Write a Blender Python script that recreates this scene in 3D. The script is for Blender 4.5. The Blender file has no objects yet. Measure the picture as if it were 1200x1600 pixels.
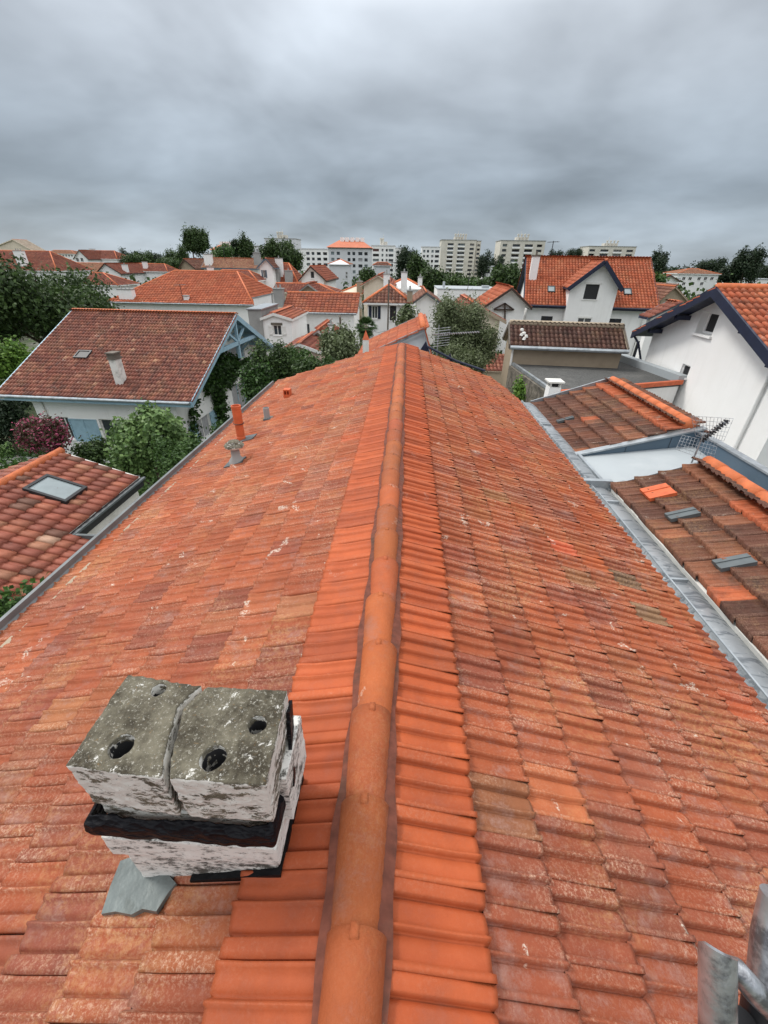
import bpy, bmesh, math, random
import numpy as np
from mathutils import Vector, Matrix, Euler
random.seed(7); RNG = np.random.default_rng(7)
C = bpy.context.scene.collection
SC = bpy.context.scene

# ------------------------------------------------------------------ camera, sky, sun, exposure
FPX = 651.0
PITCH = math.radians(30.97)
YAW = .0410524
ROLL = math.radians(1.0)
cam = bpy.data.cameras.new('camera'); camo = bpy.data.objects.new('camera', cam); C.objects.link(camo)
cam.sensor_fit = 'VERTICAL'; cam.sensor_height = 24; cam.lens = 24 * FPX / 1600
cam.clip_start = 0.05; cam.clip_end = 6000
camo.location = (0, 0, 0); camo.rotation_euler = (Euler((math.pi / 2 - PITCH, 0, YAW)).to_matrix() @ Matrix.Rotation(ROLL, 3, 'Z')).to_euler()
SC.camera = camo
SC.view_settings.view_transform = 'Standard'; SC.view_settings.look = 'None'
SC.view_settings.exposure = 0.22; SC.view_settings.gamma = 1.0; SC.view_settings.use_curve_mapping = False

SUN_EL, SUN_AZ = math.radians(54), math.radians(292)      # azimuth clockwise from +Y: from behind, a little to the left
w = bpy.data.worlds.new('World'); SC.world = w; w.use_nodes = True
def build_world():
    nt = w.node_tree; nt.nodes.clear(); N = nt.nodes.new; L = nt.links.new
    out = N('ShaderNodeOutputWorld'); bg = N('ShaderNodeBackground'); L(bg.outputs[0], out.inputs[0])
    sky = N('ShaderNodeTexSky'); sky.sky_type = 'NISHITA'; sky.sun_disc = False
    sky.sun_elevation = SUN_EL; sky.sun_rotation = SUN_AZ
    tc = N('ShaderNodeTexCoord'); sep = N('ShaderNodeSeparateXYZ'); L(tc.outputs['Generated'], sep.inputs[0])
    def m(op, a, b=None, c=None):
        n = N('ShaderNodeMath'); n.operation = op
        for i, v in enumerate((a, b, c)):
            if v is None: continue
            if isinstance(v, (int, float)): n.inputs[i].default_value = v
            else: L(v, n.inputs[i])
        return n.outputs[0]
    zc = m('MAXIMUM', sep.outputs[2], 0.0)
    dn = m('ADD', zc, 0.30)
    cx = m('DIVIDE', sep.outputs[0], dn); cy = m('DIVIDE', sep.outputs[1], dn)
    cmb = N('ShaderNodeCombineXYZ'); L(cx, cmb.inputs[0]); L(cy, cmb.inputs[1])
    no = N('ShaderNodeTexNoise'); no.inputs['Scale'].default_value = 1.25; no.inputs['Detail'].default_value = 4.0
    no.inputs['Roughness'].default_value = 0.5; no.inputs['Distortion'].default_value = 0.35; L(cmb.outputs[0], no.inputs['Vector'])
    no2 = N('ShaderNodeTexNoise'); no2.inputs['Scale'].default_value = 3.2; no2.inputs['Detail'].default_value = 5.0
    no2.inputs['Roughness'].default_value = 0.5
    mp = N('ShaderNodeMapping'); mp.inputs['Scale'].default_value = (.8, 1.0, 1); L(cmb.outputs[0], mp.inputs[0]); L(mp.outputs[0], no2.inputs['Vector'])
    # overcast luminance by elevation: band of dark cloud above a lighter horizon, brightening to the zenith
    rp = N('ShaderNodeValToRGB'); L(zc, rp.inputs[0]); e = rp.color_ramp.elements
    stops = SKY_STOPS
    e[0].position = stops[0][0]; e[0].color = (*stops[0][1], 1); e[1].position = stops[-1][0]; e[1].color = (*stops[-1][1], 1)
    for p_, c_ in stops[1:-1]:
        q = e.new(p_); q.color = (*c_, 1)
    k = m('MULTIPLY_ADD', no.outputs[0], 1.75, 0.125)
    k2 = m('MULTIPLY_ADD', no2.outputs[0], 0.5, 0.75)
    kk = m('MULTIPLY', k, k2)
    sc = N('ShaderNodeVectorMath'); sc.operation = 'SCALE'; L(rp.outputs[0], sc.inputs[0]); L(kk, sc.inputs['Scale'])
    sk = N('ShaderNodeVectorMath'); sk.operation = 'SCALE'; L(sky.outputs[0], sk.inputs[0]); sk.inputs['Scale'].default_value = 0.004
    ad = N('ShaderNodeVectorMath'); ad.operation = 'ADD'; L(sc.outputs[0], ad.inputs[0]); L(sk.outputs[0], ad.inputs[1])
    L(ad.outputs[0], bg.inputs[0]); bg.inputs[1].default_value = SKY_STRENGTH
SKY_STRENGTH = 2.0
SKY_STOPS = [(0.0, (.200, .232, .260)), (0.045, (.145, .170, .196)), (0.11, (.122, .144, .168)), (0.2, (.172, .196, .222)),
             (0.33, (.285, .310, .340)), (0.44, (.58, .595, .61)), (0.62, (.74, .75, .76)), (1.0, (.60, .61, .62))]
build_world()
sl = bpy.data.lights.new('sun', 'SUN'); sl.energy = 1.8; sl.angle = math.radians(12); sl.color = (1.0, .965, .91)
so = bpy.data.objects.new('sun', sl); C.objects.link(so)
sd = Vector((math.sin(SUN_AZ) * math.cos(SUN_EL), math.cos(SUN_AZ) * math.cos(SUN_EL), math.sin(SUN_EL)))
so.rotation_euler = sd.to_track_quat('Z', 'Y').to_euler(); so.location = sd * 60

# ------------------------------------------------------------------ geometry of the view, used to measure where things stand
_F = np.array([-math.sin(YAW) * math.cos(PITCH), math.cos(YAW) * math.cos(PITCH), -math.sin(PITCH)])
_R0 = np.array([math.cos(YAW), math.sin(YAW), 0.0]); _U0 = np.cross(_R0, _F)
_R = _R0 * math.cos(ROLL) + _U0 * math.sin(ROLL); _U = _U0 * math.cos(ROLL) - _R0 * math.sin(ROLL)
def ray(x, y): return _F * FPX + _R * (x - 600) - _U * (y - 800)
def pt(x, y, X=None, Y=None, Z=None):
    r = ray(x, y)
    t = Z / r[2] if Z is not None else (Y / r[1] if Y is not None else X / r[0])
    return r * t
def hit(A, N, x, y):
    r = ray(x, y); return r * (np.dot(A, N) / np.dot(r, N))
GZ = -9.0

# ------------------------------------------------------------------ object helpers
def empty(name, loc=(0, 0, 0), rz=0, label=None, cat=None, group=None):
    o = bpy.data.objects.new(name, None); C.objects.link(o); o.location = loc; o.rotation_euler = (0, 0, rz)
    o.empty_display_size = .3
    if label: tag(o, label, cat, group)
    return o
def tag(o, label=None, cat=None, group=None, kind=None):
    if label: o['label'] = label
    if cat: o['category'] = cat
    if group: o['group'] = group
    if kind: o['kind'] = kind
    return o
class MB:
    def __init__(s): s.v = []; s.f = []; s.m = []
    def add(s, vs, fs, mi=0):
        b = len(s.v); s.v += [tuple(map(float, p)) for p in vs]; s.f += [tuple(b + i for i in f) for f in fs]; s.m += [mi] * len(fs); return s
    def box(s, x0, x1, y0, y1, z0, z1, mi=0):
        if x0 > x1: x0, x1 = x1, x0
        if y0 > y1: y0, y1 = y1, y0
        if z0 > z1: z0, z1 = z1, z0
        v = [(x, y, z) for z in (z0, z1) for x, y in ((x0, y0), (x1, y0), (x1, y1), (x0, y1))]
        return s.add(v, [(0, 3, 2, 1), (4, 5, 6, 7), (0, 1, 5, 4), (1, 2, 6, 5), (2, 3, 7, 6), (3, 0, 4, 7)], mi)
    def prism(s, poly, z0, z1, mi=0):
        n = len(poly); v = [(x, y, z0) for x, y in poly] + [(x, y, z1) for x, y in poly]
        return s.add(v, [tuple(range(n))[::-1], tuple(range(n, 2 * n))] + [(i, (i + 1) % n, n + (i + 1) % n, n + i) for i in range(n)], mi)
    def bar(s, a, b, w, h, up=(0, 0, 1), mi=0):
        a = Vector(a); b = Vector(b); d = (b - a).normalized(); u = Vector(up)
        if abs(d.dot(u)) > .98: u = Vector((0, 1, 0))
        r = d.cross(u).normalized(); u = r.cross(d)
        v = [p + r * sx * w / 2 + u * sy * h / 2 for p in (a, b) for sx, sy in ((-1, -1), (1, -1), (1, 1), (-1, 1))]
        return s.add(v, [(0, 1, 2, 3), (7, 6, 5, 4), (0, 4, 5, 1), (1, 5, 6, 2), (2, 6, 7, 3), (3, 7, 4, 0)], mi)
    def tube(s, pts, rad, seg=10, cap=True, mi=0):
        pts = [Vector(p) for p in pts]; n = len(pts); rad = rad if isinstance(rad, (list, tuple)) else [rad] * n
        ref = Vector((.31, .17, .93)); rings = []
        for i, p in enumerate(pts):
            d = (pts[min(i + 1, n - 1)] - pts[max(i - 1, 0)]).normalized()
            if abs(d.dot(ref)) > .95: ref = Vector((.9, .3, .1))
            a = d.cross(ref).normalized(); b = d.cross(a)
            rings.append([p + (a * math.cos(t) + b * math.sin(t)) * rad[i] for t in [2 * math.pi * k / seg for k in range(seg)]])
        v = [q for r in rings for q in r]; f = []
        for i in range(n - 1):
            for k in range(seg): f.append((i * seg + k, i * seg + (k + 1) % seg, (i + 1) * seg + (k + 1) % seg, (i + 1) * seg + k))
        if cap: f += [tuple(range(seg))[::-1], tuple((n - 1) * seg + k for k in range(seg))]
        return s.add(v, f, mi)
    def lathe(s, prof, c=(0, 0, 0), seg=20, mi=0):
        v = [(c[0] + r * math.cos(2 * math.pi * k / seg), c[1] + r * math.sin(2 * math.pi * k / seg), c[2] + z) for r, z in prof for k in range(seg)]
        f = [(i * seg + k, i * seg + (k + 1) % seg, (i + 1) * seg + (k + 1) % seg, (i + 1) * seg + k) for i in range(len(prof) - 1) for k in range(seg)]
        return s.add(v, f, mi)
    def poly(s, pts, mi=0): return s.add(pts, [tuple(range(len(pts)))], mi)
    def mesh(s, name, mats):
        me = bpy.data.meshes.new(name); me.from_pydata(s.v, [], s.f); 
        for m_ in (mats if isinstance(mats, (list, tuple)) else [mats]): me.materials.append(m_)
        if any(s.m): me.polygons.foreach_set('material_index', s.m)
        me.update(); return me
    def build(s, name, mats, parent=None, smooth=False, bevel=0, loc=None):
        o = bpy.data.objects.new(name, s.mesh(name, mats)); C.objects.link(o)
        if parent: o.parent = parent
        if loc is not None: o.location = loc
        if smooth: o.data.polygons.foreach_set('use_smooth', [True] * len(o.data.polygons)); 
        if smooth and smooth != 'all':
            bm = bmesh.new(); bm.from_mesh(o.data); bmesh.ops.remove_doubles(bm, verts=bm.verts, dist=1e-5)
            for e in bm.edges: e.smooth = not (len(e.link_faces) == 2 and e.calc_face_angle(0) > math.radians(38))
            bm.to_mesh(o.data); bm.free()
        if bevel:
            b = o.modifiers.new('bevel', 'BEVEL'); b.width = bevel; b.segments = 2; b.limit_method = 'ANGLE'
        return o
def cut(o, boxes):
    """carve real recesses (x0,x1,y0,y1,z0,z1 in local space) out of a closed wall mesh"""
    if not boxes: return o
    c = MB()
    for b in boxes: c.box(*b)
    me = c.mesh('cut', []); co = bpy.data.objects.new('cut', me); C.objects.link(co)
    md = o.modifiers.new('b', 'BOOLEAN'); md.object = co; md.operation = 'DIFFERENCE'; md.solver = 'EXACT'; md.use_self = True
    par = o.parent; o.parent = None
    bpy.context.view_layer.update()
    dg = bpy.context.evaluated_depsgraph_get(); ne = bpy.data.meshes.new_from_object(o.evaluated_get(dg))
    o.modifiers.clear(); o.data = ne; bpy.data.objects.remove(co); o.parent = par
    return o

# ------------------------------------------------------------------ materials
def nodes(name):
    m = bpy.data.materials.new(name); m.use_nodes = True; nt = m.node_tree
    return m, nt, nt.nodes['Principled BSDF']
def mixc(nt, fac, a, b, mode='MIX'):
    n = nt.nodes.new('ShaderNodeMix'); n.data_type = 'RGBA'; n.blend_type = mode; n.clamp_factor = True
    for i, v in ((0, fac), (6, a), (7, b)):
        if isinstance(v, (int, float)): n.inputs[i].default_value = v
        elif isinstance(v, tuple): n.inputs[i].default_value = (*v[:3], 1)
        else: nt.links.new(v, n.inputs[i])
    return n.outputs[2]
def noise(nt, scale, detail=4, rough=.55, coord='Object', stretch=None, dist=0):
    tc = nt.nodes.new('ShaderNodeTexCoord'); n = nt.nodes.new('ShaderNodeTexNoise')
    n.inputs['Scale'].default_value = scale; n.inputs['Detail'].default_value = detail; n.inputs['Roughness'].default_value = rough; n.inputs['Distortion'].default_value = dist
    src = tc.outputs[coord]
    if stretch:
        mp = nt.nodes.new('ShaderNodeMapping'); mp.inputs['Scale'].default_value = stretch; nt.links.new(src, mp.inputs[0]); src = mp.outputs[0]
    nt.links.new(src, n.inputs['Vector']); return n.outputs[0]
def ramp(nt, v, lo, hi, a=0, b=1):
    n = nt.nodes.new('ShaderNodeMapRange'); n.inputs[1].default_value = lo; n.inputs[2].default_value = hi; n.inputs[3].default_value = a; n.inputs[4].default_value = b
    nt.links.new(v, n.inputs[0]); return n.outputs[0]
def mul(nt, a, b):
    n = nt.nodes.new('ShaderNodeMath'); n.operation = 'MULTIPLY'
    for i, v in ((0, a), (1, b)):
        if isinstance(v, (int, float)): n.inputs[i].default_value = v
        else: nt.links.new(v, n.inputs[i])
    return n.outputs[0]
def bump(nt, bs, h, strength=.3, dist=.01):
    b = nt.nodes.new('ShaderNodeBump'); b.inputs['Strength'].default_value = strength; b.inputs['Distance'].default_value = dist
    nt.links.new(h, b.inputs['Height']); nt.links.new(b.outputs[0], bs.inputs['Normal'])
def simple(name, col, rough=.7, var=.12, scale=3, metal=0, bumpk=0, bscale=40, dirt=None, dirtk=.3, dscale=1.2, spec=.4, drange=(.5, .75), detail=5, streak=0):
    m, nt, bs = nodes(name)
    n = noise(nt, scale, detail)
    c = mixc(nt, ramp(nt, n, .3, .7), tuple(x * (1 - var) for x in col), tuple(min(1, x * (1 + var)) for x in col))
    if dirt: c = mixc(nt, ramp(nt, noise(nt, dscale, 6, .65), drange[0], drange[1], 0, dirtk), c, dirt)
    if streak: c = mixc(nt, mul(nt, ramp(nt, noise(nt, 2.2, 6, .7, stretch=(1.6, 1.6, .16)), .50, .74, 0, streak), ramp(nt, noise(nt, .35, 3), .35, .6)), c, (.36, .35, .31))
    nt.links.new(c, bs.inputs['Base Color']); bs.inputs['Roughness'].default_value = rough; bs.inputs['Metallic'].default_value = metal
    bs.inputs['Specular IOR Level'].default_value = spec
    if bumpk: bump(nt, bs, noise(nt, bscale, 4), bumpk, .01)
    return m
def hband(nt):
    a = nt.nodes.new('ShaderNodeAttribute'); a.attribute_name = 'th'; return a.outputs['Fac']
def tilemat(name, lichen=.5, ochre=.4, dark=.35, rough=.75, sc=1.0, darkcol=(.035, .018, .012), bumpk=.35):
    m, nt, bs = nodes(name)
    at = nt.nodes.new('ShaderNodeAttribute'); at.attribute_name = 'tc'; c = at.outputs['Color']
    c = mixc(nt, ramp(nt, noise(nt, 9 * sc, 5), .35, .7, 0, .45), c, mixc(nt, 1, c, (.62, .55, .55), 'MULTIPLY'))
    if dark: c = mixc(nt, ramp(nt, noise(nt, 2.2 * sc, 7, .7), .52, .72, 0, dark), c, darkcol)
    if ochre:
        mk = mul(nt, ramp(nt, noise(nt, 1.5 * sc, 5, .65), .50, .66), ramp(nt, noise(nt, 38 * sc, 7, .8), .46, .58))
        c = mixc(nt, mul(nt, mk, ochre), c, (.56, .33, .14))
    if lichen:
        big = ramp(nt, noise(nt, 1.7 * sc, 6, .7), .36, .60); hb = hband(nt)
        sp = mul(nt, ramp(nt, noise(nt, 85 * sc, 7, .85), .49, .60), ramp(nt, hb, 0, .8, .30, 1))
        c = mixc(nt, mul(nt, mul(nt, big, sp), lichen), c, (.64, .44, .31))
        bloom = mul(nt, ramp(nt, noise(nt, 4.5 * sc, 8, .8), .53, .68), ramp(nt, hb, 0, 1, 1, .25))
        c = mixc(nt, mul(nt, bloom, lichen * .62), c, (.40, .27, .235))
        mk2 = mul(nt, ramp(nt, noise(nt, 4.2 * sc, 3, .5, dist=1.2), .685, .71), ramp(nt, noise(nt, 70 * sc, 5, .75), .47, .56))
        c = mixc(nt, mul(nt, mk2, lichen), c, (.66, .60, .50))
    nt.links.new(c, bs.inputs['Base Color']); bs.inputs['Roughness'].default_value = rough; bs.inputs['Specular IOR Level'].default_value = .35
    if bumpk: bump(nt, bs, noise(nt, 90 * sc, 5, .7), bumpk, .006)
    return m
def leafmat(name):
    m, nt, bs = nodes(name)
    at = nt.nodes.new('ShaderNodeAttribute'); at.attribute_name = 'tc'
    nt.links.new(at.outputs['Color'], bs.inputs['Base Color']); bs.inputs['Roughness'].default_value = .55; bs.inputs['Specular IOR Level'].default_value = .3
    tr = nt.nodes.new('ShaderNodeBsdfTranslucent'); nt.links.new(at.outputs['Color'], tr.inputs[0])
    mx = nt.nodes.new('ShaderNodeMixShader'); mx.inputs[0].default_value = .22
    nt.links.new(bs.outputs[0], mx.inputs[1]); nt.links.new(tr.outputs[0], mx.inputs[2]); nt.links.new(mx.outputs[0], nt.nodes['Material Output'].inputs[0])
    return m
M = {}
M['tile_old'] = tilemat('old_clay_tiles', .70, .36, .26)
M['tile_new'] = tilemat('new_clay_tiles', .14, 0, .26, .7, bumpk=.22, darkcol=(.10, .03, .012))
M['tile_brown'] = tilemat('mossy_brown_tiles', .35, .25, .75, .85, darkcol=(.03, .022, .018))
M['tile_canal'] = tilemat('roman_tiles', .35, .3, .6, .8, .6)
M['tile_mix'] = tilemat('mottled_new_roman_tiles', .15, .0, .12, .7)
M['tile_far'] = tilemat('far_clay_tiles', .25, .2, .35, .8, .35, bumpk=0)
M['ridge'] = simple('clay_ridge', (.52, .135, .045), .7, .2, 6, bumpk=.2, bscale=70, dirt=(.13, .05, .025), dirtk=.5, dscale=5)
M['white'] = simple('white_render', (.83, .825, .81), .85, .03, 1.2, bumpk=.15, bscale=35, dirt=(.5, .48, .44), dirtk=.25, dscale=.6, streak=.28)
M['whitedirty'] = simple('weathered_white_render', (.66, .65, .61), .88, .06, 1.5, bumpk=.2, bscale=25, dirt=(.30, .29, .25), dirtk=.55, dscale=.9, streak=.7)
M['cream'] = simple('cream_render', (.66, .58, .46), .88, .06, 1.5, dirt=(.4, .34, .26), dirtk=.4)
M['pinkish'] = simple('pale_pink_render', (.72, .55, .48), .88, .06, 1.5, dirt=(.5, .4, .34), dirtk=.3)
M['tan'] = simple('tan_render', (.36, .29, .21), .9, .15, 1.2, dirt=(.16, .13, .09), dirtk=.7, bumpk=.3)
M['towercon'] = simple('beige_concrete', (.60, .57, .50), .88, .08, .5, dirt=(.40, .37, .31), dirtk=.5, dscale=.4, streak=.5)
M['greyapt'] = simple('pale_grey_render', (.62, .63, .65), .88, .05, .3)
M['greywall'] = simple('grey_cement', (.30, .30, .29), .9, .15, 1, dirt=(.15, .15, .14), dirtk=.5)
M['blue'] = simple('pale_blue_paint', (.29, .44, .53), .55, .1, 4, dirt=(.18, .27, .33), dirtk=.4)
M['bluegrey'] = simple('blue_grey_metal_sheet', (.075, .115, .155), .45, .1, 2, dirt=(.13, .16, .18), dirtk=.3)
M['navy'] = simple('navy_paint', (.012, .017, .04), .5, .2, 3)
M['brownpaint'] = simple('brown_paint', (.05, .03, .022), .6, .2, 3)
M['zinc'] = simple('weathered_zinc', (.36, .39, .41), .38, .18, 5, metal=.55, dirt=(.12, .14, .155), dirtk=.75, dscale=4, bumpk=.12, bscale=14)
M['zincdk'] = simple('dark_lead', (.10, .115, .12), .5, .2, 5, metal=.1, dirt=(.09, .1, .1), dirtk=.6, dscale=6, bumpk=.2, bscale=18)
M['alu'] = simple('galvanised_steel', (.46, .47, .49), .30, .22, 24, metal=.75, dirt=(.12, .12, .13), dirtk=.85, dscale=22, drange=(.48, .62), bumpk=.12, bscale=60)
M['black'] = simple('black_sheet', (.005, .005, .006), .55, .2, 20, spec=.15, bumpk=.8, bscale=22)
M['dark'] = simple('dark_metal', (.02, .02, .022), .5, .2, 10)
M['glass'] = simple('window_glass', (.035, .042, .05), .08, .3, .8, spec=.8)
M['glassl'] = simple('reflecting_glass', (.20, .24, .25), .12, .2, 1.5, spec=.8)
M['frame'] = simple('white_frame_paint', (.72, .71, .68), .5, .05, 5)
M['curtain'] = simple('grey_curtain', (.34, .34, .35), .9, .2, 6)
M['gravel'] = simple('dark_bitumen_gravel', (.075, .075, .072), .95, .45, 30, dirt=(.16, .155, .145), dirtk=.6, dscale=1.1, bumpk=.7, bscale=60)
M['flatwhite'] = simple('white_flat_roof', (.34, .37, .385), .6, .04, 1.5, dirt=(.5, .52, .52), dirtk=.3)
M['terracotta'] = simple('terracotta', (.55, .115, .04), .6, .15, 10, dirt=(.25, .05, .02), dirtk=.4, dscale=8)
M['chimneypaint'] = simple('flaking_chimney_paint', (.68, .66, .62), .85, .05, 2, dirt=(.2, .19, .17), dirtk=.8, dscale=3)
M['bark'] = simple('bark', (.10, .075, .055), .9, .3, 6, bumpk=.5, bscale=15)
M['leaf'] = leafmat('leaves')
M['wood'] = simple('weathered_wood', (.13, .11, .09), .85, .2, 5)
def conc_mat():
    m, nt, bs = nodes('lichened_concrete')
    tc = nt.nodes.new('ShaderNodeTexCoord'); ge = nt.nodes.new('ShaderNodeNewGeometry'); sp = nt.nodes.new('ShaderNodeSeparateXYZ'); nt.links.new(ge.outputs['Normal'], sp.inputs[0])
    base = mixc(nt, ramp(nt, noise(nt, 9, 8, .75), .38, .62), (.038, .03, .017), (.165, .148, .105))
    base = mixc(nt, ramp(nt, noise(nt, 110, 4, .8), .56, .66, 0, .8), base, (.42, .40, .34))
    base = mixc(nt, ramp(nt, noise(nt, 60, 4, .8), .62, .7, 0, .6), base, (.25, .13, .03))
    # flaked lime wash stays thick on the sides and thin on the top face
    side = ramp(nt, sp.outputs[2], .25, .8, .0, .125)
    n = noise(nt, 13, 9, .80, dist=.25, stretch=(1, 1, 2.2))
    s_ = nt.nodes.new('ShaderNodeMath'); s_.operation = 'SUBTRACT'; nt.links.new(n, s_.inputs[0]); nt.links.new(side, s_.inputs[1])
    c = mixc(nt, ramp(nt, s_.outputs[0], .468, .492), base, (.66, .645, .60))
    nt.links.new(c, bs.inputs['Base Color']); bs.inputs['Roughness'].default_value = .92
    bump(nt, bs, noise(nt, 45, 7, .75), .75, .012); return m
M['conc'] = conc_mat()
def chimbase_mat():
    m, nt, bs = nodes('mildewed_lime_wash')
    n = noise(nt, 34, 8, .8, stretch=(.6, .6, 1.3)); n2 = noise(nt, 4.5, 5, .6)
    ad = nt.nodes.new('ShaderNodeMath'); ad.operation = 'MULTIPLY_ADD'; nt.links.new(n2, ad.inputs[0]); ad.inputs[1].default_value = .55; nt.links.new(n, ad.inputs[2])
    c = mixc(nt, ramp(nt, ad.outputs[0], .765, .86), (.68, .66, .62), (.07, .065, .055))
    nt.links.new(c, bs.inputs['Base Color']); bs.inputs['Roughness'].default_value = .9; bump(nt, bs, noise(nt, 60, 6, .75), .6, .008); return m
M['limewash'] = chimbase_mat()
def crumple_mat():
    m, nt, bs = nodes('crumpled_black_plastic'); bs.inputs['Base Color'].default_value = (.006, .006, .008, 1); bs.inputs['Roughness'].default_value = .48; bs.inputs['Specular IOR Level'].default_value = .12
    tc = nt.nodes.new('ShaderNodeTexCoord'); mp = nt.nodes.new('ShaderNodeMapping'); mp.inputs['Scale'].default_value = (.55, 1, 1.3); nt.links.new(tc.outputs['Object'], mp.inputs[0])
    v = nt.nodes.new('ShaderNodeTexVoronoi'); v.inputs['Scale'].default_value = 30; v.inputs['Randomness'].default_value = 1; nt.links.new(mp.outputs[0], v.inputs['Vector'])
    v2 = nt.nodes.new('ShaderNodeTexVoronoi'); v2.inputs['Scale'].default_value = 75; nt.links.new(mp.outputs[0], v2.inputs['Vector'])
    ad = nt.nodes.new('ShaderNodeMath'); ad.operation = 'MULTIPLY_ADD'; nt.links.new(v2.outputs[0], ad.inputs[0]); ad.inputs[1].default_value = .35; nt.links.new(v.outputs[0], ad.inputs[2])
    bump(nt, bs, ad.outputs[0], 1.0, .018); return m
M['crumple'] = crumple_mat()
def ground_mat():
    m, nt, bs = nodes('garden_ground')
    c = mixc(nt, ramp(nt, noise(nt, .35, 6, .6), .42, .58), (.045, .075, .02), (.15, .14, .12))
    c = mixc(nt, ramp(nt, noise(nt, 9, 6, .7), .35, .7, 0, .6), c, (.03, .045, .015))
    nt.links.new(c, bs.inputs['Base Color']); bs.inputs['Roughness'].default_value = .95; bump(nt, bs, noise(nt, 12, 5), .6, .05); return m
M['ground'] = ground_mat()
# ------------------------------------------------------------------ fast meshes, roof tiles, foliage
def fastmesh(name, V, F, mat, col=None, parent=None, smooth=False):
    V = np.asarray(V, np.float32); F = np.asarray(F, np.int32); k = F.shape[1]
    me = bpy.data.meshes.new(name); me.vertices.add(len(V)); me.vertices.foreach_set('co', V.ravel())
    me.loops.add(F.size); me.loops.foreach_set('vertex_index', F.ravel())
    me.polygons.add(len(F)); me.polygons.foreach_set('loop_start', np.arange(0, F.size, k, dtype=np.int32))
    me.update(calc_edges=True)
    if col is not None:
        a = me.attributes.new('tc', 'FLOAT_COLOR', 'FACE')
        a.data.foreach_set('color', np.concatenate([col, np.ones((len(col), 1))], 1).astype(np.float32).ravel())
    if smooth: me.polygons.foreach_set('use_smooth', [True] * len(F))
    me.materials.append(mat); me.validate()
    o = bpy.data.objects.new(name, me); C.objects.link(o)
    if parent: o.parent = parent
    return o
def sm(a, b, x):
    t = np.clip((x - a) / (b - a), 0, 1); return t * t * (3 - 2 * t)
def prof_mars(u, v, flip):
    if flip: v = 1 - v
    # flat overlapping band, first pan, middle roll, second pan that closes into a rounded nose at the foot
    h = .020 * (1 - sm(.225, .262, v)) * (1 - .12 * np.cos(v * 26)) + .002
    roll = .014 * (sm(.555, .585, v) * (1 - sm(.615, .66, v))) + .007 * sm(.42, .58, v) * (1 - sm(.60, .66, v))
    nose = .011 * (1 - sm(.06, .30, u + .20 * np.cos((v - .45) * 9) * .25)) * sm(.27, .4, v)
    gr = lambda c, w_: np.clip(1 - np.abs(v - c) / w_, 0, 1)
    h = h - .016 * gr(.262, .03) - .012 * gr(.67, .028)      # grooves added at the foot of band and roll to shape dark shade lines
    # the far edge rises into a thin lip that laps over the neighbour's band
    h = h + roll + nose + (.023 * sm(.93, .965, v) if flip else .014 * sm(.90, .95, v))
    return h
def prof_canal(u, v, flip):
    a = np.where(v < .62, np.sqrt(np.clip(1 - ((v - .31) / .31) ** 2, 0, 1)), 0)
    return .048 * a * (1.08 - .12 * u) + .004
def prof_far(u, v, flip): return .035 * np.clip(np.sin(v * np.pi), 0, 1)
PROF = {'mars': (prof_mars, [0, .1, .2, .225, .246, .262, .285, .34, .42, .5, .555, .585, .615, .645, .67, .70, .82, .90, .935, .97, 1], [0, .05, .14, .24, .36, 1]),
        'mars2': (prof_mars, [0, .22, .262, .30, .45, .555, .60, .67, .70, .90, .95, 1], [0, .2, .35, 1]),
        'canal': (prof_canal, [0, .04, .11, .21, .31, .41, .51, .58, .62, .8, 1], [0, .5, 1]),
        'canal2': (prof_canal, [0, .08, .31, .54, .62, 1], [0, 1]),
        'far': (prof_far, [0, .25, .5, .75, 1], [0, 1])}
PAL = {
 'old': [(6, (.325, .073, .0225)), (5, (.30, .066, .021)), (3, (.35, .082, .025)), (1.5, (.25, .056, .024)), (.5, (.32, .088, .029)), (.05, (.28, .10, .037)), (.2, (.39, .072, .019))],
 'new': [(1, (.405, .083, .0235)), (1, (.375, .075, .0215)), (1, (.43, .091, .026))],
 'brown': [(4, (.105, .040, .025)), (3, (.085, .034, .022)), (3, (.135, .049, .027)), (.9, (.19, .070, .035))],
 'canal': [(4, (0.189, 0.057, 0.037)), (4, (0.153, 0.047, 0.033)), (3, (0.224, 0.073, 0.047)), (1.2, (0.271, 0.111, 0.073)), (2, (0.118, 0.040, 0.029)), (0.1, (0.378, 0.200, 0.124))],
 'mix': [(5, (0.264, 0.075, 0.045)), (4, (0.220, 0.062, 0.039)), (2, (0.299, 0.096, 0.053)), (1, (0.326, 0.142, 0.081)), (0.3, (0.422, 0.259, 0.178)), (1, (0.158, 0.071, 0.047))],
 'orange': [(3, (0.403, 0.096, 0.040)), (3, (0.361, 0.084, 0.035)), (2, (0.437, 0.115, 0.050))],
 'orange2': [(3, (0.336, 0.091, 0.045)), (3, (0.294, 0.077, 0.040)), (2, (0.252, 0.068, 0.038))],
 'red': [(3, (0.238, 0.067, 0.042)), (3, (0.194, 0.055, 0.037)), (1, (0.290, 0.100, 0.061))],
 'dull': [(3, (.20, .085, .055)), (3, (.16, .065, .045)), (1, (.27, .13, .085))],
 'choc': [(3, (.085, .037, .028)), (3, (.07, .03, .024)), (1, (.11, .05, .038))],
 'tanr': [(3, (.33, .17, .10)), (2, (.29, .13, .08))], 'beige': [(1, (.50, .42, .33))],
}
def pickcol(pal, n, rng, var=.14):
    p = PAL[pal]; w_ = np.array([q[0] for q in p], float); cs = np.array([q[1] for q in p])
    c = cs[rng.choice(len(p), n, p=w_ / w_.sum())]
    return c * (1 + rng.uniform(-var, var, (n, 1)))
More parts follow.
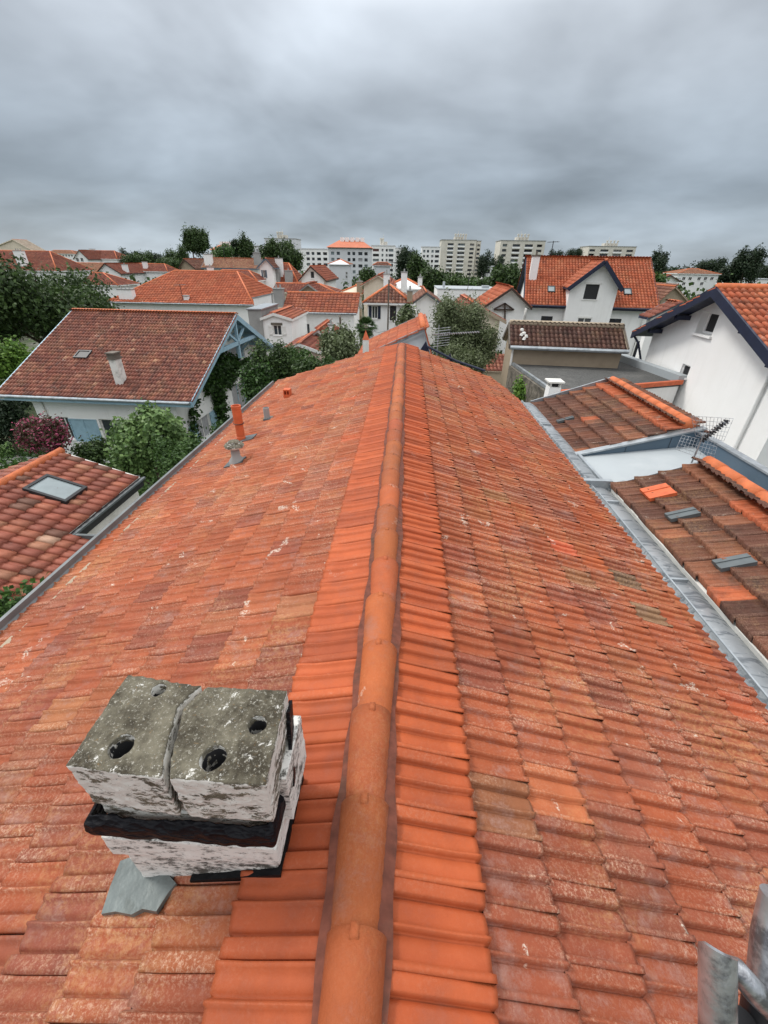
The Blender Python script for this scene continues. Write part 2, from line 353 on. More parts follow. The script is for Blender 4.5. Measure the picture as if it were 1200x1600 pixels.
def tiles(name, parent, O, ex, ey, W, H, tw, rh, style, mat, pal, clip=None, seed=1, stagger=False, flip=False, lift=.024, jit=.003, x0=0, y0=0, special=None, colfn=None):
    rng = np.random.default_rng(seed); fn, vs, us = PROF[style]
    if style == 'far' and lift == .024: lift = .065
    if style.startswith('canal') and lift == .024: lift = min(.04, rh * .12)
    ex = np.array(ex, float); ey = np.array(ey, float); O = np.array(O, float); nz = np.cross(ex, ey)
    if nz[2] < 0: nz = -nz
    nx = int(math.ceil((W - x0) / tw - 1e-6)) + (1 if stagger else 0); ny = int(math.ceil((H - y0) / rh - 1e-6))
    I, J = np.meshgrid(np.arange(nx), np.arange(ny), indexing='ij'); I = I.ravel(); J = J.ravel()
    tx = x0 + I * tw - (stagger * (J % 2)) * tw / 2; ty = y0 + J * rh
    keep = (tx < W - .3 * tw) & (ty < H - .05)
    if stagger: keep &= tx > -tw * .6
    if clip is not None:
        cl = np.array(clip, float); cx, cy = tx + tw / 2, ty + rh / 2
        for a, b in zip(cl, np.roll(cl, -1, 0)):
            e = b - a; e = e / np.hypot(*e); keep &= (e[0] * (cy - a[1]) - e[1] * (cx - a[0])) > -max(tw, rh) * .8
    I, J, tx, ty = I[keep], J[keep], tx[keep], ty[keep]; n = len(tx)
    us = np.array(us); vs = np.array(vs)
    if flip: vs = (1 - vs)[::-1]
    # a dropped front edge and dropped sides give every tile its thickness
    ug = np.concatenate([[0], us]); ud = np.concatenate([[1], 0 * us]); vg = np.concatenate([[0], vs, [1]]); vd = np.concatenate([[1], 0 * vs, [1]])
    UU, VV = np.meshgrid(ug, vg, indexing='ij'); UD, VD = np.meshgrid(ud, vd, indexing='ij')
    h = fn(UU, VV, flip)
    if style.startswith('canal'): h = h * min(1, tw / .2)
    j1 = rng.normal(0, jit, (n, 1, 1)); j2 = rng.normal(0, jit * 1.2, (n, 1, 1)); j3 = rng.normal(0, jit * .8, (n, 1, 1)); j4 = rng.normal(0, jit * 1.1, (n, 1, 1))
    lifted = (rng.random((n, 1, 1)) < .04) * rng.uniform(.003, .010, (n, 1, 1)) * (jit > 0)
    Z = h + lift * (1 - UU) + j1 * .5 + lifted * (1 - UU) + j2 * (VV - .5) * (1 - UU * .5) + .004
    Z = np.where(UD > 0, np.maximum(h * 0 + j1 * 0 - .012, -.012), Z); lip = flip and style.startswith('mars')
    Z = np.where(VD > 0, Z - np.where(lip & (VV < .5), .006, .030), Z)
    X = tx[:, None, None] + VV * tw * .980 + j3 + 0 * Z - (.012 * (VV == 0) if lip else 0)
    Yc = ty[:, None, None] + UU * rh * 1.04 + j4 * (1 - UU) + j2 * .8 * (VV - .5) * (1 - UU) + 0 * Z
    if style.startswith('canal') or style == 'far': Yc = Yc + 0
    P = O + X[..., None] * ex + Yc[..., None] * ey + Z[..., None] * nz
    a, b = UU.shape; base = np.arange(a * b).reshape(a, b)
    q = np.stack([base[:-1, :-1], base[:-1, 1:], base[1:, 1:], base[1:, :-1]], -1).reshape(-1, 4)
    if np.dot(np.cross(ex, ey), nz) < 0: q = q[:, ::-1]
    F = (q[None] + (np.arange(n) * a * b)[:, None, None]).reshape(-1, 4)
    col = pickcol(pal, n, rng)
    if colfn is not None: col = colfn(tx + tw / 2, ty + rh / 2, J, col, rng)
    hn = np.clip(h / max(1e-6, h.max()), 0, 1) * (UD == 0)
    o = fastmesh(name, P.reshape(-1, 3), F, mat, np.repeat(col, len(q), 0), parent)
    at_ = o.data.attributes.new('th', 'FLOAT', 'POINT'); at_.data.foreach_set('value', np.tile(hn.ravel(), n).astype(np.float32))
    if clip is not None:
        bm = bmesh.new(); bm.from_mesh(o.data); cen = cl.mean(0)
        for p_, r_ in zip(cl, np.roll(cl, -1, 0)):
            e = r_ - p_; e = e / np.hypot(*e); no = ex * e[1] - ey * e[0]; co = O + ex * p_[0] + ey * p_[1]
            bmesh.ops.bisect_plane(bm, geom=bm.verts[:] + bm.edges[:] + bm.faces[:], plane_co=Vector(co), plane_no=Vector(no), clear_outer=True, dist=1e-5)
        bm.to_mesh(o.data); bm.free()
    return o
GREEN = {'dark': [(.045, .080, .022), (.064, .108, .030), (.030, .055, .017)], 'mid': [(.05, .10, .022), (.065, .13, .028), (.035, .075, .018)],
         'lime': [(.12, .22, .035), (.16, .28, .05), (.08, .16, .03)], 'olive': [(.12, .15, .07), (.085, .11, .045), (.16, .19, .10)],
         'pine': [(.022, .040, .018), (.030, .052, .022), (.017, .032, .016)], 'ivy': [(.035, .075, .018), (.05, .11, .022), (.025, .05, .015)],
         'maple': [(.085, .15, .045), (.12, .20, .06), (.06, .11, .03), (.17, .26, .09)], 'pink': [(.42, .08, .16), (.30, .06, .11), (.06, .05, .025), (.10, .035, .035), (.05, .06, .02), (.09, .04, .03)],
         'far': [(.022, .040, .020), (.030, .052, .024), (.018, .032, .018)]}
def foliage(name, parent, blobs, n, size, pal, seed=1, aspect=.55, shell=.35, mat=None, lump=.18, up=.3):
    """leaf-sized faces spread through the volume of several ellipsoid boughs: blobs = (x,y,z,rx,ry,rz)"""
    rng = np.random.default_rng(seed); B = np.array(blobs, float)
    w_ = (B[:, 3] * B[:, 4] * B[:, 5]) ** .67; bi = rng.choice(len(B), n, p=w_ / w_.sum())
    # cluster leaves into twigs so the outline is uneven and gaps show
    nt_ = max(8, n // 14); d = rng.normal(size=(nt_, 3)); d /= np.linalg.norm(d, axis=1, keepdims=True)
    tb = rng.choice(len(B), nt_, p=w_ / w_.sum()); rr = (1 - shell * rng.random(nt_) ** 1.6) * (1 + rng.normal(0, lump * .6, nt_))
    tcn = B[tb, :3] + d * rr[:, None] * B[tb, 3:]
    ti = rng.integers(0, nt_, n); spread = size * 2.1
    c = tcn[ti] + rng.normal(0, spread, (n, 3)) * np.array([1, 1, .75])
    inner = rng.random(n) < .25
    di = rng.normal(size=(n, 3)); di /= np.linalg.norm(di, axis=1, keepdims=True)
    c = np.where(inner[:, None], B[bi, :3] + di * (rng.random((n, 1)) ** .5) * .85 * B[bi, 3:], c)
    nr = d[ti] * .8 + rng.normal(0, .75, (n, 3)) + np.array([0, 0, up]); nr /= np.linalg.norm(nr, axis=1, keepdims=True)
    t = np.cross(nr, rng.normal(size=(n, 3))); t /= np.linalg.norm(t, axis=1, keepdims=True); b = np.cross(nr, t)
    s = size * rng.uniform(.6, 1.35, (n, 1))
    V = np.stack([c - t * s, c - b * s * aspect + nr * s * .12, c + t * s, c + b * s * aspect + nr * s * .12], 1).reshape(-1, 3)
    F = np.arange(4 * n).reshape(n, 4)
    pc = np.array(GREEN[pal]); tw_ = rng.integers(0, len(pc), nt_); ci = np.where(rng.random(n) < .6, tw_[ti], rng.integers(0, len(pc), n))
    col = pc[ci] * rng.uniform(.75, 1.3, (n, 1))
    return fastmesh(name, V, F, mat or M['leaf'], col, parent)
def crown_blobs(cx, cy, z0, z1, r, n, seed, flat=1.0, top=.55):
    rg = random.Random(seed); out = [(cx, cy, (z0 + z1) / 2, r * .7, r * .7, (z1 - z0) * .42)]
    for i in range(n):
        t = rg.random(); a = rg.random() * 6.283; zz = z0 + (z1 - z0) * (.12 + .76 * t); k = math.sin(math.pi * (.12 + .76 * t) ** .8) * r * rg.uniform(.45, .8)
        s = r * rg.uniform(.28, .5); out.append((cx + math.cos(a) * k, cy + math.sin(a) * k, zz, s, s, s * .8 * flat))
    return out
def trunk(parent, x, y, z0, z1, r, seed=1, limbs=6, spread=1.5, name='trunk'):
    rg = random.Random(seed); m = MB(); pts = []; k = 5
    for i in range(k): t = i / (k - 1); pts.append((x + rg.uniform(-.12, .12) * r * 4 * t, y + rg.uniform(-.12, .12) * r * 4 * t, z0 + (z1 - z0) * t))
    m.tube(pts, [r * (1.25 if i == 0 else 1 - .16 * i) for i in range(k)], 8)
    for i in range(limbs):
        j = rg.choice([2, 3, 4]); p = Vector(pts[j]); a = rg.random() * 6.283; L_ = spread * rg.uniform(.6, 1.1)
        q = p + Vector((math.cos(a) * L_ * .5, math.sin(a) * L_ * .5, L_ * .45)); q2 = q + Vector((math.cos(a) * L_ * .4, math.sin(a) * L_ * .4, L_ * .5))
        m.tube([p, q, q2], [r * .45, r * .28, r * .1], 6)
    return m.build(name, M['bark'], parent, smooth='all')
def tree(name, label, cat, x, y, z0, z1, r, n, size, pal, seed, group=None, base=GZ, tr=.18, nb=9, blobs=None, shell=.4, limbs=6, aspect=.55):
    t = empty(name, (x, y, base), 0, label, cat, group)
    bl = blobs or crown_blobs(0, 0, z0 - base, z1 - base, r, nb, seed)
    foliage('crown', t, bl, n, size, pal, seed, shell=shell, aspect=aspect)
    if tr: trunk(t, 0, 0, -.1, max(.5, (z0 - base) + (z1 - z0) * .4), tr, seed, limbs, r * .8)
    return t

# ------------------------------------------------------------------ houses
def xy(v): return np.array([v[0], v[1]])
class House:
    """footprint frame: x along the eave, y away from the camera; A and B are the near eave corners"""
    def __init__(s, name, label, A, B, Z, slope=.38, Cx=None, Dx=None, apex=None, L=None, W=None, ridge_z=None, base=GZ, wall='white', ov=.35, ovg=.3,
                 roof='tile_far', pal='orange2', style='far', tw=.30, rh=.36, hipl=None, hipr=None, seed=1, group=None, cat='house', trim=None, walls=True, rthick=.12, capm='ridge', back=True, rafters=0):
        a = pt(*A, Z=Z) if len(A) == 2 else np.array(A); b = pt(*B, Z=Z) if len(B) == 2 else np.array(B)
        u = b - a; ln = np.hypot(u[0], u[1]); u = u / ln; n = np.array([-u[1], u[0], 0.0])
        if n @ a < 0: n = -n
        if apex is not None:            # the gable end A-B faces the camera, the ridge runs away from it
            ap = hit(a, n, *apex); rz_ = ap[2]; frac = (ap - a) @ u / ln
            o = b; ex = n; ey = -u; s.L = L; s.W = ln; s.ry = ln * (1 - frac); s.hl = hipl or 0; s.hr = hipr or 0; s.rz = rz_ - Z; s.mode = 'g'
        else:
            N = np.cross(u, n + np.array([0, 0, slope])); c = hit(a, N, *Cx) if Cx else None; d = hit(a, N, *Dx) if Dx else None
            if W is None: W = 2 * np.mean([(p - a) @ n for p in (c, d) if p is not None])
            o = a; ex = u; ey = n; s.L = ln; s.W = W; s.ry = W / 2; s.rz = slope * W / 2; s.mode = 'e'
            s.hl = hipl if hipl is not None else (max(0, (d - a) @ u) if d is not None else 0)
            s.hr = hipr if hipr is not None else (max(0, ln - (c - a) @ u) if c is not None else 0)
            if s.hl < .12 * s.W: s.hl = 0
            if s.hr < .12 * s.W: s.hr = 0
        s.o = o; s.ex = ex; s.ey = ey; s.Z = Z; s.base = base; s.ov = ov; s.ovg = ovg
        s.root = empty(name, (o[0], o[1], base), math.atan2(ex[1], ex[0]), label, cat, group)
        s.ze = Z - base; s.zr = s.ze + s.rz; s.seed = seed; s.wallm = M[wall]; s.roofkw = dict(tw=tw, rh=rh, style=style, mat=M[roof], pal=pal); s.rthick = rthick; s.cuts = []; s.capm = M[capm]; s.pane_jobs = []
        s.trim = M[trim] if trim else s.wallm; s.basem = wall
        s.build_roof(back)
        if walls: s.build_wall()
    def loc(s, p):
        d = np.array(p) - np.array([s.o[0], s.o[1], s.base]); return np.array([d @ s.ex, d @ s.ey, d[2]])
    def sl(s, y):     # roof height above local base at depth y
        k = s.rz / s.ry; k2 = s.rz / (s.W - s.ry)
        return s.ze + (k * y if y <= s.ry else k2 * (s.W - y))
    def build_roof(s, back):
        L, W, ry, ze, zr, hl, hr = s.L, s.W, s.ry, s.ze, s.zr, s.hl, s.hr
        rf = MB(); t = s.rthick
        f = [(0, 0, ze), (L, 0, ze), (L - hr, ry, zr), (hl, ry, zr)]; bk = [(L, W, ze), (0, W, ze), (hl, ry, zr), (L - hr, ry, zr)]
        def slab(p):
            lo = [(x, y, z - t) for x, y, z in p]; n = len(p)
            rf.add(list(p) + lo, [tuple(range(n)), tuple(range(n, 2 * n))[::-1]] + [(i, n + i, n + (i + 1) % n, (i + 1) % n) for i in range(n)])
        slab(f); slab(bk)
        if hl: slab([(0, W, ze), (0, 0, ze), (hl, ry, zr)])
        if hr: slab([(L, 0, ze), (L, W, ze), (L - hr, ry, zr)])
        s.roof = rf.build('roof', s.trim, s.root)
        def field(nm, O, ex, ey, H, poly, Wd, sd):
            tiles(nm, s.roof, O, ex, ey, Wd, H, s.roofkw['tw'], s.roofkw['rh'], s.roofkw['style'], s.roofkw['mat'], s.roofkw['pal'], clip=poly, seed=sd, jit=.003)
        k = math.hypot(ry, s.rz); ey = (0, ry / k, s.rz / k)
        field('tile_slope', (0, 0, ze), (1, 0, 0), ey, k, [(0, 0), (L, 0), (L - hr, k), (hl, k)] if (hl or hr) else None, L, s.seed)
        kb = math.hypot(W - ry, s.rz); eyb = (0, -(W - ry) / kb, s.rz / kb)
        if back: field('tile_slope', (L, W, ze), (-1, 0, 0), eyb, kb, [(0, 0), (L, 0), (L - hl, kb), (hr, kb)] if (hl or hr) else None, L, s.seed + 50)
        if hr:
            kh = math.hypot(hr, s.rz); field('tile_slope', (L, 0, ze), (0, 1, 0), (-hr / kh, 0, s.rz / kh), kh, [(0, 0), (W, 0), (ry, kh)], W, s.seed + 7)
        if hl:
            kh = math.hypot(hl, s.rz); field('tile_slope', (0, W, ze), (0, -1, 0), (hl / kh, 0, s.rz / kh), kh, [(0, 0), (W, 0), (W - ry, kh)], W, s.seed + 8)
        c = MB()
        def cap(p, q): c.tube([p, q], .10, 8)
        cap((hl, ry, zr + .03), (L - hr, ry, zr + .03))
        if hr: cap((L - hr, ry, zr + .03), (L, 0, ze + .03)); cap((L - hr, ry, zr + .03), (L, W, ze + .03))
        if hl: cap((hl, ry, zr + .03), (0, 0, ze + .03)); cap((hl, ry, zr + .03), (0, W, ze + .03))
        c.build('ridge_caps', s.capm, s.roof, smooth='all')
    def build_wall(s):
        L, W, ry, o, g = s.L, s.W, s.ry, s.ov, s.ovg; t = s.rthick + .004
        gl = g if not s.hl else o; gr = g if not s.hr else o
        x0, x1, y0, y1 = gl, L - gr, o, W - o; m = MB()
        def end(x, hip):
            za, zb = s.sl(y0) - t, s.sl(y1) - t
            zt = s.zr - t if not hip else None
            return [(x, y0, 0), (x, y1, 0), (x, y1, za if hip else zb)] + ([] if hip else [(x, ry, zt)]) + [(x, y0, za)]
        if s.hl or s.hr:
            zz = s.ze - t + .02; m.box(x0, x1, y0, y1, 0, zz)
            for hip, x in ((s.hl, x0), (s.hr, x1)):
                if not hip:
                    e = 1 if x == x0 else -1; a = [(x, y0, zz + .003), (x, y1, zz + .003), (x, ry, s.zr - t)]; b = [(p[0] + e * .25, p[1], p[2]) for p in a]
                    m.add(a + b, [(0, 1, 2), (5, 4, 3), (0, 3, 4, 1), (1, 4, 5, 2), (2, 5, 3, 0)])
        else:
            a = end(x0, 0); b = end(x1, 0); n = 5
            m.add(a + b, [tuple(range(n))[::-1], tuple(range(n, 2 * n))] + [(i, (i + 1) % n, n + (i + 1) % n, n + i) for i in range(n)])
        s.wx0, s.wx1, s.wy0, s.wy1 = x0, x1, y0, y1
        s.wall = m.build('wall', s.wallm, s.root)
    def face(s, face):
        """origin, outward normal, tangent of a wall face in local space"""
        if face == 'front': return np.array([0, s.wy0, 0.]), np.array([0, -1., 0]), np.array([1., 0, 0])
        if face == 'left': return np.array([s.wx0, 0, 0.]), np.array([-1., 0, 0]), np.array([0, -1., 0])
        if face == 'right': return np.array([s.wx1, 0, 0.]), np.array([1., 0, 0]), np.array([0, 1., 0])
    def onface(s, face, x, y):
        O, n, t = s.face(face)
        Ow = np.array([s.o[0], s.o[1], s.base]) + s.ex * O[0] + s.ey * O[1]; nw = s.ex * n[0] + s.ey * n[1]
        return s.loc(hit(Ow, nw, x, y))
    def window(s, face, box, kind='frame', depth=.14, shut=None, sill=True, glass='glass', bars=1, lintel=None, nm='window'):
        """box = picture box of the opening (x0, y0, x1, y1)"""
        O, n, t = s.face(face); xm, ym = (box[0] + box[2]) / 2, (box[1] + box[3]) / 2
        pl, pr, pu, pd = s.onface(face, box[0], ym), s.onface(face, box[2], ym), s.onface(face, xm, box[1]), s.onface(face, xm, box[3])
        c = (pl + pr) / 2; w_ = abs((pr - pl) @ t); h = abs(pu[2] - pd[2]); z0 = min(pu[2], pd[2]); return s.window_at(face, c @ t, z0, w_, h, kind, depth, shut, sill, glass, bars, lintel, nm)
    def window_at(s, face, tc_, z0, w_, h, kind='frame', depth=.14, shut=None, sill=True, glass='glass', bars=1, lintel=None, nm='window'):
        O, n, t = s.face(face)
        def P(a, d, z): q = O * abs(n) + t * a + n * d; return (q[0], q[1], z)
        def bx(m, a0, a1, d0, d1, z0_, z1_):
            p, q = P(a0, d0, z0_), P(a1, d1, z1_); m.box(p[0], q[0], p[1], q[1], z0_, z1_)
        a0, a1 = tc_ - w_ / 2, tc_ + w_ / 2; p, q = P(a0, .3, z0), P(a1, -depth, z0 + h)
        s.cuts.append((min(p[0], q[0]), max(p[0], q[0]), min(p[1], q[1]), max(p[1], q[1]), z0, z0 + h))
        fr = MB(); e = min(.06, w_ * .1); d0, d1 = -depth + .004, -depth + .05
        for r in ((a0, a0 + e, z0, z0 + h), (a1 - e, a1, z0, z0 + h), (a0 + e, a1 - e, z0, z0 + e), (a0 + e, a1 - e, z0 + h - e, z0 + h)): bx(fr, r[0] + .002, r[1] - .002, d0, d1, r[2] + .002, r[3] - .002)
        for i in range(bars): c_ = a0 + w_ * (i + 1) / (bars + 1); bx(fr, c_ - e * .5, c_ + e * .5, d0, d1 - .006, z0 + e, z0 + h - e)
        f = fr.build(nm, M['frame'] if kind == 'frame' else M[kind], s.root)
        g = MB(); bx(g, a0 + .004, a1 - .004, -depth + .002, -depth + .02, z0 + .004, z0 + h - .004); g.build('pane', M[glass], f)
        if sill: k = MB(); bx(k, a0 - .05, a1 + .05, -depth + .06, .07, z0 - .06, z0 - .003); k.build('sill', s.wallm, f)
        if lintel: k = MB(); bx(k, a0 - .12, a1 + .12, .002, .06, z0 + h + .003, z0 + h + .18); k.build('lintel', M[lintel], f)
        if shut:
            for sd in (-1, 1):
                k = MB(); b0, b1 = (a0 - w_ * .52, a0 - .02) if sd < 0 else (a1 + .02, a1 + w_ * .52)
                bx(k, b0, b1, .01, .045, z0, z0 + h)
                for zz in (.15, .85): bx(k, b0 + .03, b1 - .03, .045, .07, z0 + h * zz - .05, z0 + h * zz + .05)
                k.build('shutter', M[shut], f)
        return f
    def finish(s):
        if s.cuts: cut(s.wall, s.cuts)
        return s
    def slope_pt(s, x, y):
        """where a picture point meets the near roof slope (local)"""
        a = np.array([s.o[0], s.o[1], s.Z]); N = np.cross(s.ex, s.ey * s.ry + np.array([0, 0, s.rz])); return s.loc(hit(a, N, x, y))
    def fascia(s, mat, h=.22, t=.05, faces=('left', 'right', 'front'), gutter=None):
        m = MB(); L, W, ry = s.L, s.W, s.ry; z = -.02
        for fc, x, e in (('left', 0, -1), ('right', L, 1)):
            if fc in faces:
                for (ya, za), (yb, zb) in (((0, s.ze), (ry, s.zr)), ((W, s.ze), (ry, s.zr))):
                    a = [(x, ya, za + .05), (x, yb, zb + .05), (x, yb, zb + .05 - h), (x, ya, za + .05 - h)]; b = [(p[0] + e * t, p[1], p[2]) for p in a]
                    m.add(a + b, [(0, 1, 2, 3), (7, 6, 5, 4), (0, 4, 5, 1), (1, 5, 6, 2), (2, 6, 7, 3), (3, 7, 4, 0)])
        if 'front' in faces: m.box(0, L, -t, -.002, s.ze - h * .8, s.ze - .01)
        m.build('bargeboard', M[mat], s.root)
        if gutter:
            g = MB(); pts = [(0, -t - .07, s.ze - .04), (L, -t - .07, s.ze - .04)]; g.tube(pts, .065, 8); g.build('gutter', M[gutter], s.root, smooth=True)
def chimney(parent_house, label, px, ztop=None, w_=.55, d=.45, h=1.2, mat='white', pots=2, name='chimney', capm='greywall'):
    """a chimney is part of its roof; px = picture point of its foot on the near slope"""
    s = parent_house; p = s.slope_pt(*px); m = MB(); z0 = p[2] - .5; z1 = p[2] + h
    m.box(p[0] - w_ / 2, p[0] + w_ / 2, p[1] - d / 2, p[1] + d / 2, z0, z1)
    o = m.build(name, M[mat], s.roof); c = MB(); c.box(p[0] - w_ / 2 - .06, p[0] + w_ / 2 + .06, p[1] - d / 2 - .06, p[1] + d / 2 + .06, z1 + .002, z1 + .09)
    for i in range(pots): c.lathe([(.09, 0), (.07, .28), (.08, .3), (.05, .3)], (p[0] + (i - (pots - 1) / 2) * w_ / max(1, pots) * .9, p[1], z1 + .092), 8)
    c.build('chimney_cap', M[capm], o)
    return o
def skylight(s, px, w_, h_, name='skylight', glass='glassl'):
    p = s.slope_pt(*px); k = math.hypot(s.ry, s.rz); ey = np.array([0, s.ry / k, s.rz / k]); n = np.array([0, -s.rz / k, s.ry / k]); ex = np.array([1, 0, 0])
    def bx(m, a0, a1, b0, b1, c0, c1):
        v = [tuple(p + ex * a + ey * b + n * c) for c in (c0, c1) for a, b in ((a0, b0), (a1, b0), (a1, b1), (a0, b1))]
        m.add(v, [(0, 3, 2, 1), (4, 5, 6, 7), (0, 1, 5, 4), (1, 2, 6, 5), (2, 3, 7, 6), (3, 0, 4, 7)])
    m = MB(); e = .07; W2, H2 = w_ / 2, h_ / 2
    for r in ((-W2, -W2 + e, -H2, H2), (W2 - e, W2, -H2, H2), (-W2 + e, W2 - e, -H2, -H2 + e), (-W2 + e, W2 - e, H2 - e, H2)): bx(m, *r, .0, .13)
    o = m.build(name, M['dark'], s.roof); g = MB(); bx(g, -W2 + e * .9, W2 - e * .9, -H2 + e * .9, H2 - e * .9, .03, .10); g.build('pane', M[glass], o); return o
# ================================================================== THE SETTING: ground
g = MB(); n_ = 60
gx = np.linspace(-1, 1, n_); gx = np.sign(gx) * np.abs(gx) ** 3 * 2500
for i in range(n_):
    for j in range(n_): g.v.append((gx[i], gx[j] + 400, GZ + (0 if math.hypot(gx[i], gx[j]) < 300 else -1)))
g.f = [(i * n_ + j, (i + 1) * n_ + j, (i + 1) * n_ + j + 1, i * n_ + j + 1) for i in range(n_ - 1) for j in range(n_ - 1)]; g.m = [0] * len(g.f)
tag(g.build('ground', M['ground']), kind='structure')

# ================================================================== OUR ROOF
AX, AZ, SL = -.08, -1.765, .33; CS = 1 / math.hypot(1, SL); SN = SL * CS
RO = np.array([AX, 5, GZ])
own = empty('tiled_house', tuple(RO), 0, 'long low house whose old orange tiled roof runs straight away below the viewer', 'house')
LO = tuple(-RO)
XL, XR = -3.223, 2.624; ZL = AZ - SL * (AX - XL); ZR_ = AZ - SL * (XR - AX)
Y0, Y1 = -1.6, 11.42
wl = MB()
wl.prism([(XL + .35, Y0), (XR - .25, Y0), (XR - .25, 9.4), (2.1, Y1 - .55), (XL + .35, Y1 - .1)], GZ, -2.88)
gb = [(XL + .36, -2.876), (XR - .3, -2.876), (XR - .3, ZR_ + .02), (AX, AZ - .14), (XL + .36, ZL + .02 - .1)]
wl.add([(x, Y1 - .35, z) for x, z in gb] + [(x, Y1 - .6, z) for x, z in gb], [(0, 1, 2, 3, 4), (9, 8, 7, 6, 5)] + [(i, 5 + i, 5 + (i + 1) % 5, (i + 1) % 5) for i in range(5)])
wl.build('wall', M['white'], own, loc=LO)
rf = MB()
for (xa, za, xb, zb, ys) in ((XL, ZL, AX, AZ, [(Y0, Y0), (Y1, Y1 - .35)]),):
    v = [(xa, Y0, za - .03), (xb, Y0, zb - .03), (xb, Y1 - .35, zb - .03), (xa, Y1 + .02, za - .03)]
    rf.add(v + [(x, y, z - .09) for x, y, z in v], [(0, 1, 2, 3), (7, 6, 5, 4), (0, 4, 5, 1), (1, 5, 6, 2), (2, 6, 7, 3), (3, 7, 4, 0)])
RCUT = [(0, 0), (9.62, 0), (11.05, .38), (11.2, 1.2), (11.22, 2.85)]
v = [(AX, Y0, AZ - .03), (XR, Y0, ZR_ - .03), (XR, 9.6, ZR_ - .03), (XR - .36, 11.0, AZ - SL * (XR - .36 - AX) - .03), (AX, 11.15, AZ - .03)]
rf.add(v + [(x, y, z - .09) for x, y, z in v], [(0, 1, 2, 3, 4), (9, 8, 7, 6, 5)] + [(i, 5 + i, 5 + (i + 1) % 5, (i + 1) % 5) for i in range(5)])
roof = rf.build('roof', M['wood'], own, loc=LO)
HL, HR = (AX - XL) / CS, (XR - AX) / CS; TW, RH = .2165, .284
def oldcol(seed, side):
    def fn(x, y, j, col, rng):
        # a few patches: ochre lichened strings, mossy ones, bright replacements, darker redder tiles towards the near end
        c = col.copy()
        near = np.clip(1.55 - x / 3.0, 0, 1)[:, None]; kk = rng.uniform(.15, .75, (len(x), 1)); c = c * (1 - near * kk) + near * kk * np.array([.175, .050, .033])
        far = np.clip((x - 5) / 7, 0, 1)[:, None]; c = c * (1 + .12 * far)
        for _ in range(16):
            k = rng.integers(len(x)); m_ = (np.abs(x - x[k]) < TW * rng.uniform(.6, 1.8)) & (np.abs(y - y[k]) < RH * rng.uniform(.3, 1.3))
            c[m_] = c[m_] * .6 + .4 * np.array(rng.choice(np.array([[.38, .15, .06], [.36, .13, .05], [.24, .08, .05], [.42, .11, .04], [.20, .075, .055]])))
        return c
    return fn
def spot(colf, spots, side):
    def fn(x, y, j, col, rng):
        c = colf(x, y, j, col, rng)
        for px_, rgb in spots:
            A = np.array([AX, 0, AZ]); N = np.array([SL if side > 0 else -SL, 0, 1.]); p = hit(A, N, *px_)
            X_ = p[1] - Y0; Y_ = (HR - (p[0] - AX) / CS) if side > 0 else (HL - (AX - p[0]) / CS)
            k = np.argmin((x - X_) ** 2 + (y - Y_) ** 2); c[k] = rgb
        return c
    return fn
moss = (.12, .065, .038); ok_ = (.38, .19, .075)
tiles('tile_slope', roof, np.array([XR, Y0, ZR_]), (0, 1, 0), (-CS, 0, SN), 11.4 - Y0, HR - .43, TW, RH, 'mars', M['tile_old'], 'old', jit=.002, clip=[(a - (Y0 if i not in (0,) else 0) if i else 0, b) for i, (a, b) in enumerate(RCUT[:4])] + [(11.2 - Y0, HR - .43), (0, HR - .43)],
      seed=11, stagger=True, flip=True, y0=HR - .43 - 9 * RH, lift=.013,
      colfn=spot(oldcol(1, 1), [((955, 905), moss), ((1000, 962), (.22, .12, .06)), ((880, 1215), (.46, .11, .035)), ((860, 1250), (.42, .12, .045)), ((870, 860), (.48, .09, .035)), ((770, 1215), (.24, .085, .035))], 1))
tiles('tile_slope', roof, np.array([XL, Y0, ZL]), (0, 1, 0), (CS, 0, SN), Y1 + .05 - Y0, HL - .43, TW, RH, 'mars', M['tile_old'], 'old', seed=12, stagger=True, flip=False, y0=HL - .43 - 11 * RH, lift=.018, jit=.0025,
      colfn=spot(oldcol(2, -1), [((110, 1110), (.34, .13, .045)), ((85, 1135), (.34, .12, .045)), ((480, 940), (.33, .115, .05))], -1))
def newcol(x, y, j, col, rng): return col * (1 - .10 * np.clip(1 - x / 5, 0, 1))[:, None]
for sgn, nm, xe, sd in ((1, 'R', .298, 21), (-1, 'L', -.52, 22)):
    xe_ = AX + sgn * .43 * CS; ze_ = AZ - SL * abs(xe_ - AX)
    tiles('ridge_side_tiles', roof, np.array([xe_, Y0, ze_ + .004]), (0, 1, 0), (-sgn * CS, 0, SN), 11.2 - Y0, .372, TW * 1.01, .367, 'mars', M['tile_new'], 'new', seed=sd, flip=sgn > 0, lift=.026, jit=.0012, colfn=newcol)
# ribbed underlay strips either side of the ridge caps, then the caps themselves
ul = MB(); yy = Y0
for sgn in (1, -1):
    a = (AX + sgn * .03, AZ + .045); b = (AX + sgn * .110, AZ + .004); k = 0; nseg = 620
    ys = np.linspace(Y0, 11.15, nseg); vs = []
    for i, y in enumerate(ys):
        dz = .004 * (i % 2); w1 = .006 * math.sin(i * .13) + .004 * math.sin(i * .41)
        vs += [(a[0], y, a[1] + dz), (b[0] + sgn * w1, y, b[1] + dz)]
    ul.add(vs, [(2 * i, 2 * i + 2, 2 * i + 3, 2 * i + 1)[::1 if sgn < 0 else -1] for i in range(nseg - 1)])
M['underlay'] = simple('brown_ridge_underlay', (.14, .042, .025), .85, .3, 20, dirt=(.06, .05, .035), dirtk=.7, dscale=3)
ul.build('ridge_underlay', M['underlay'], roof)

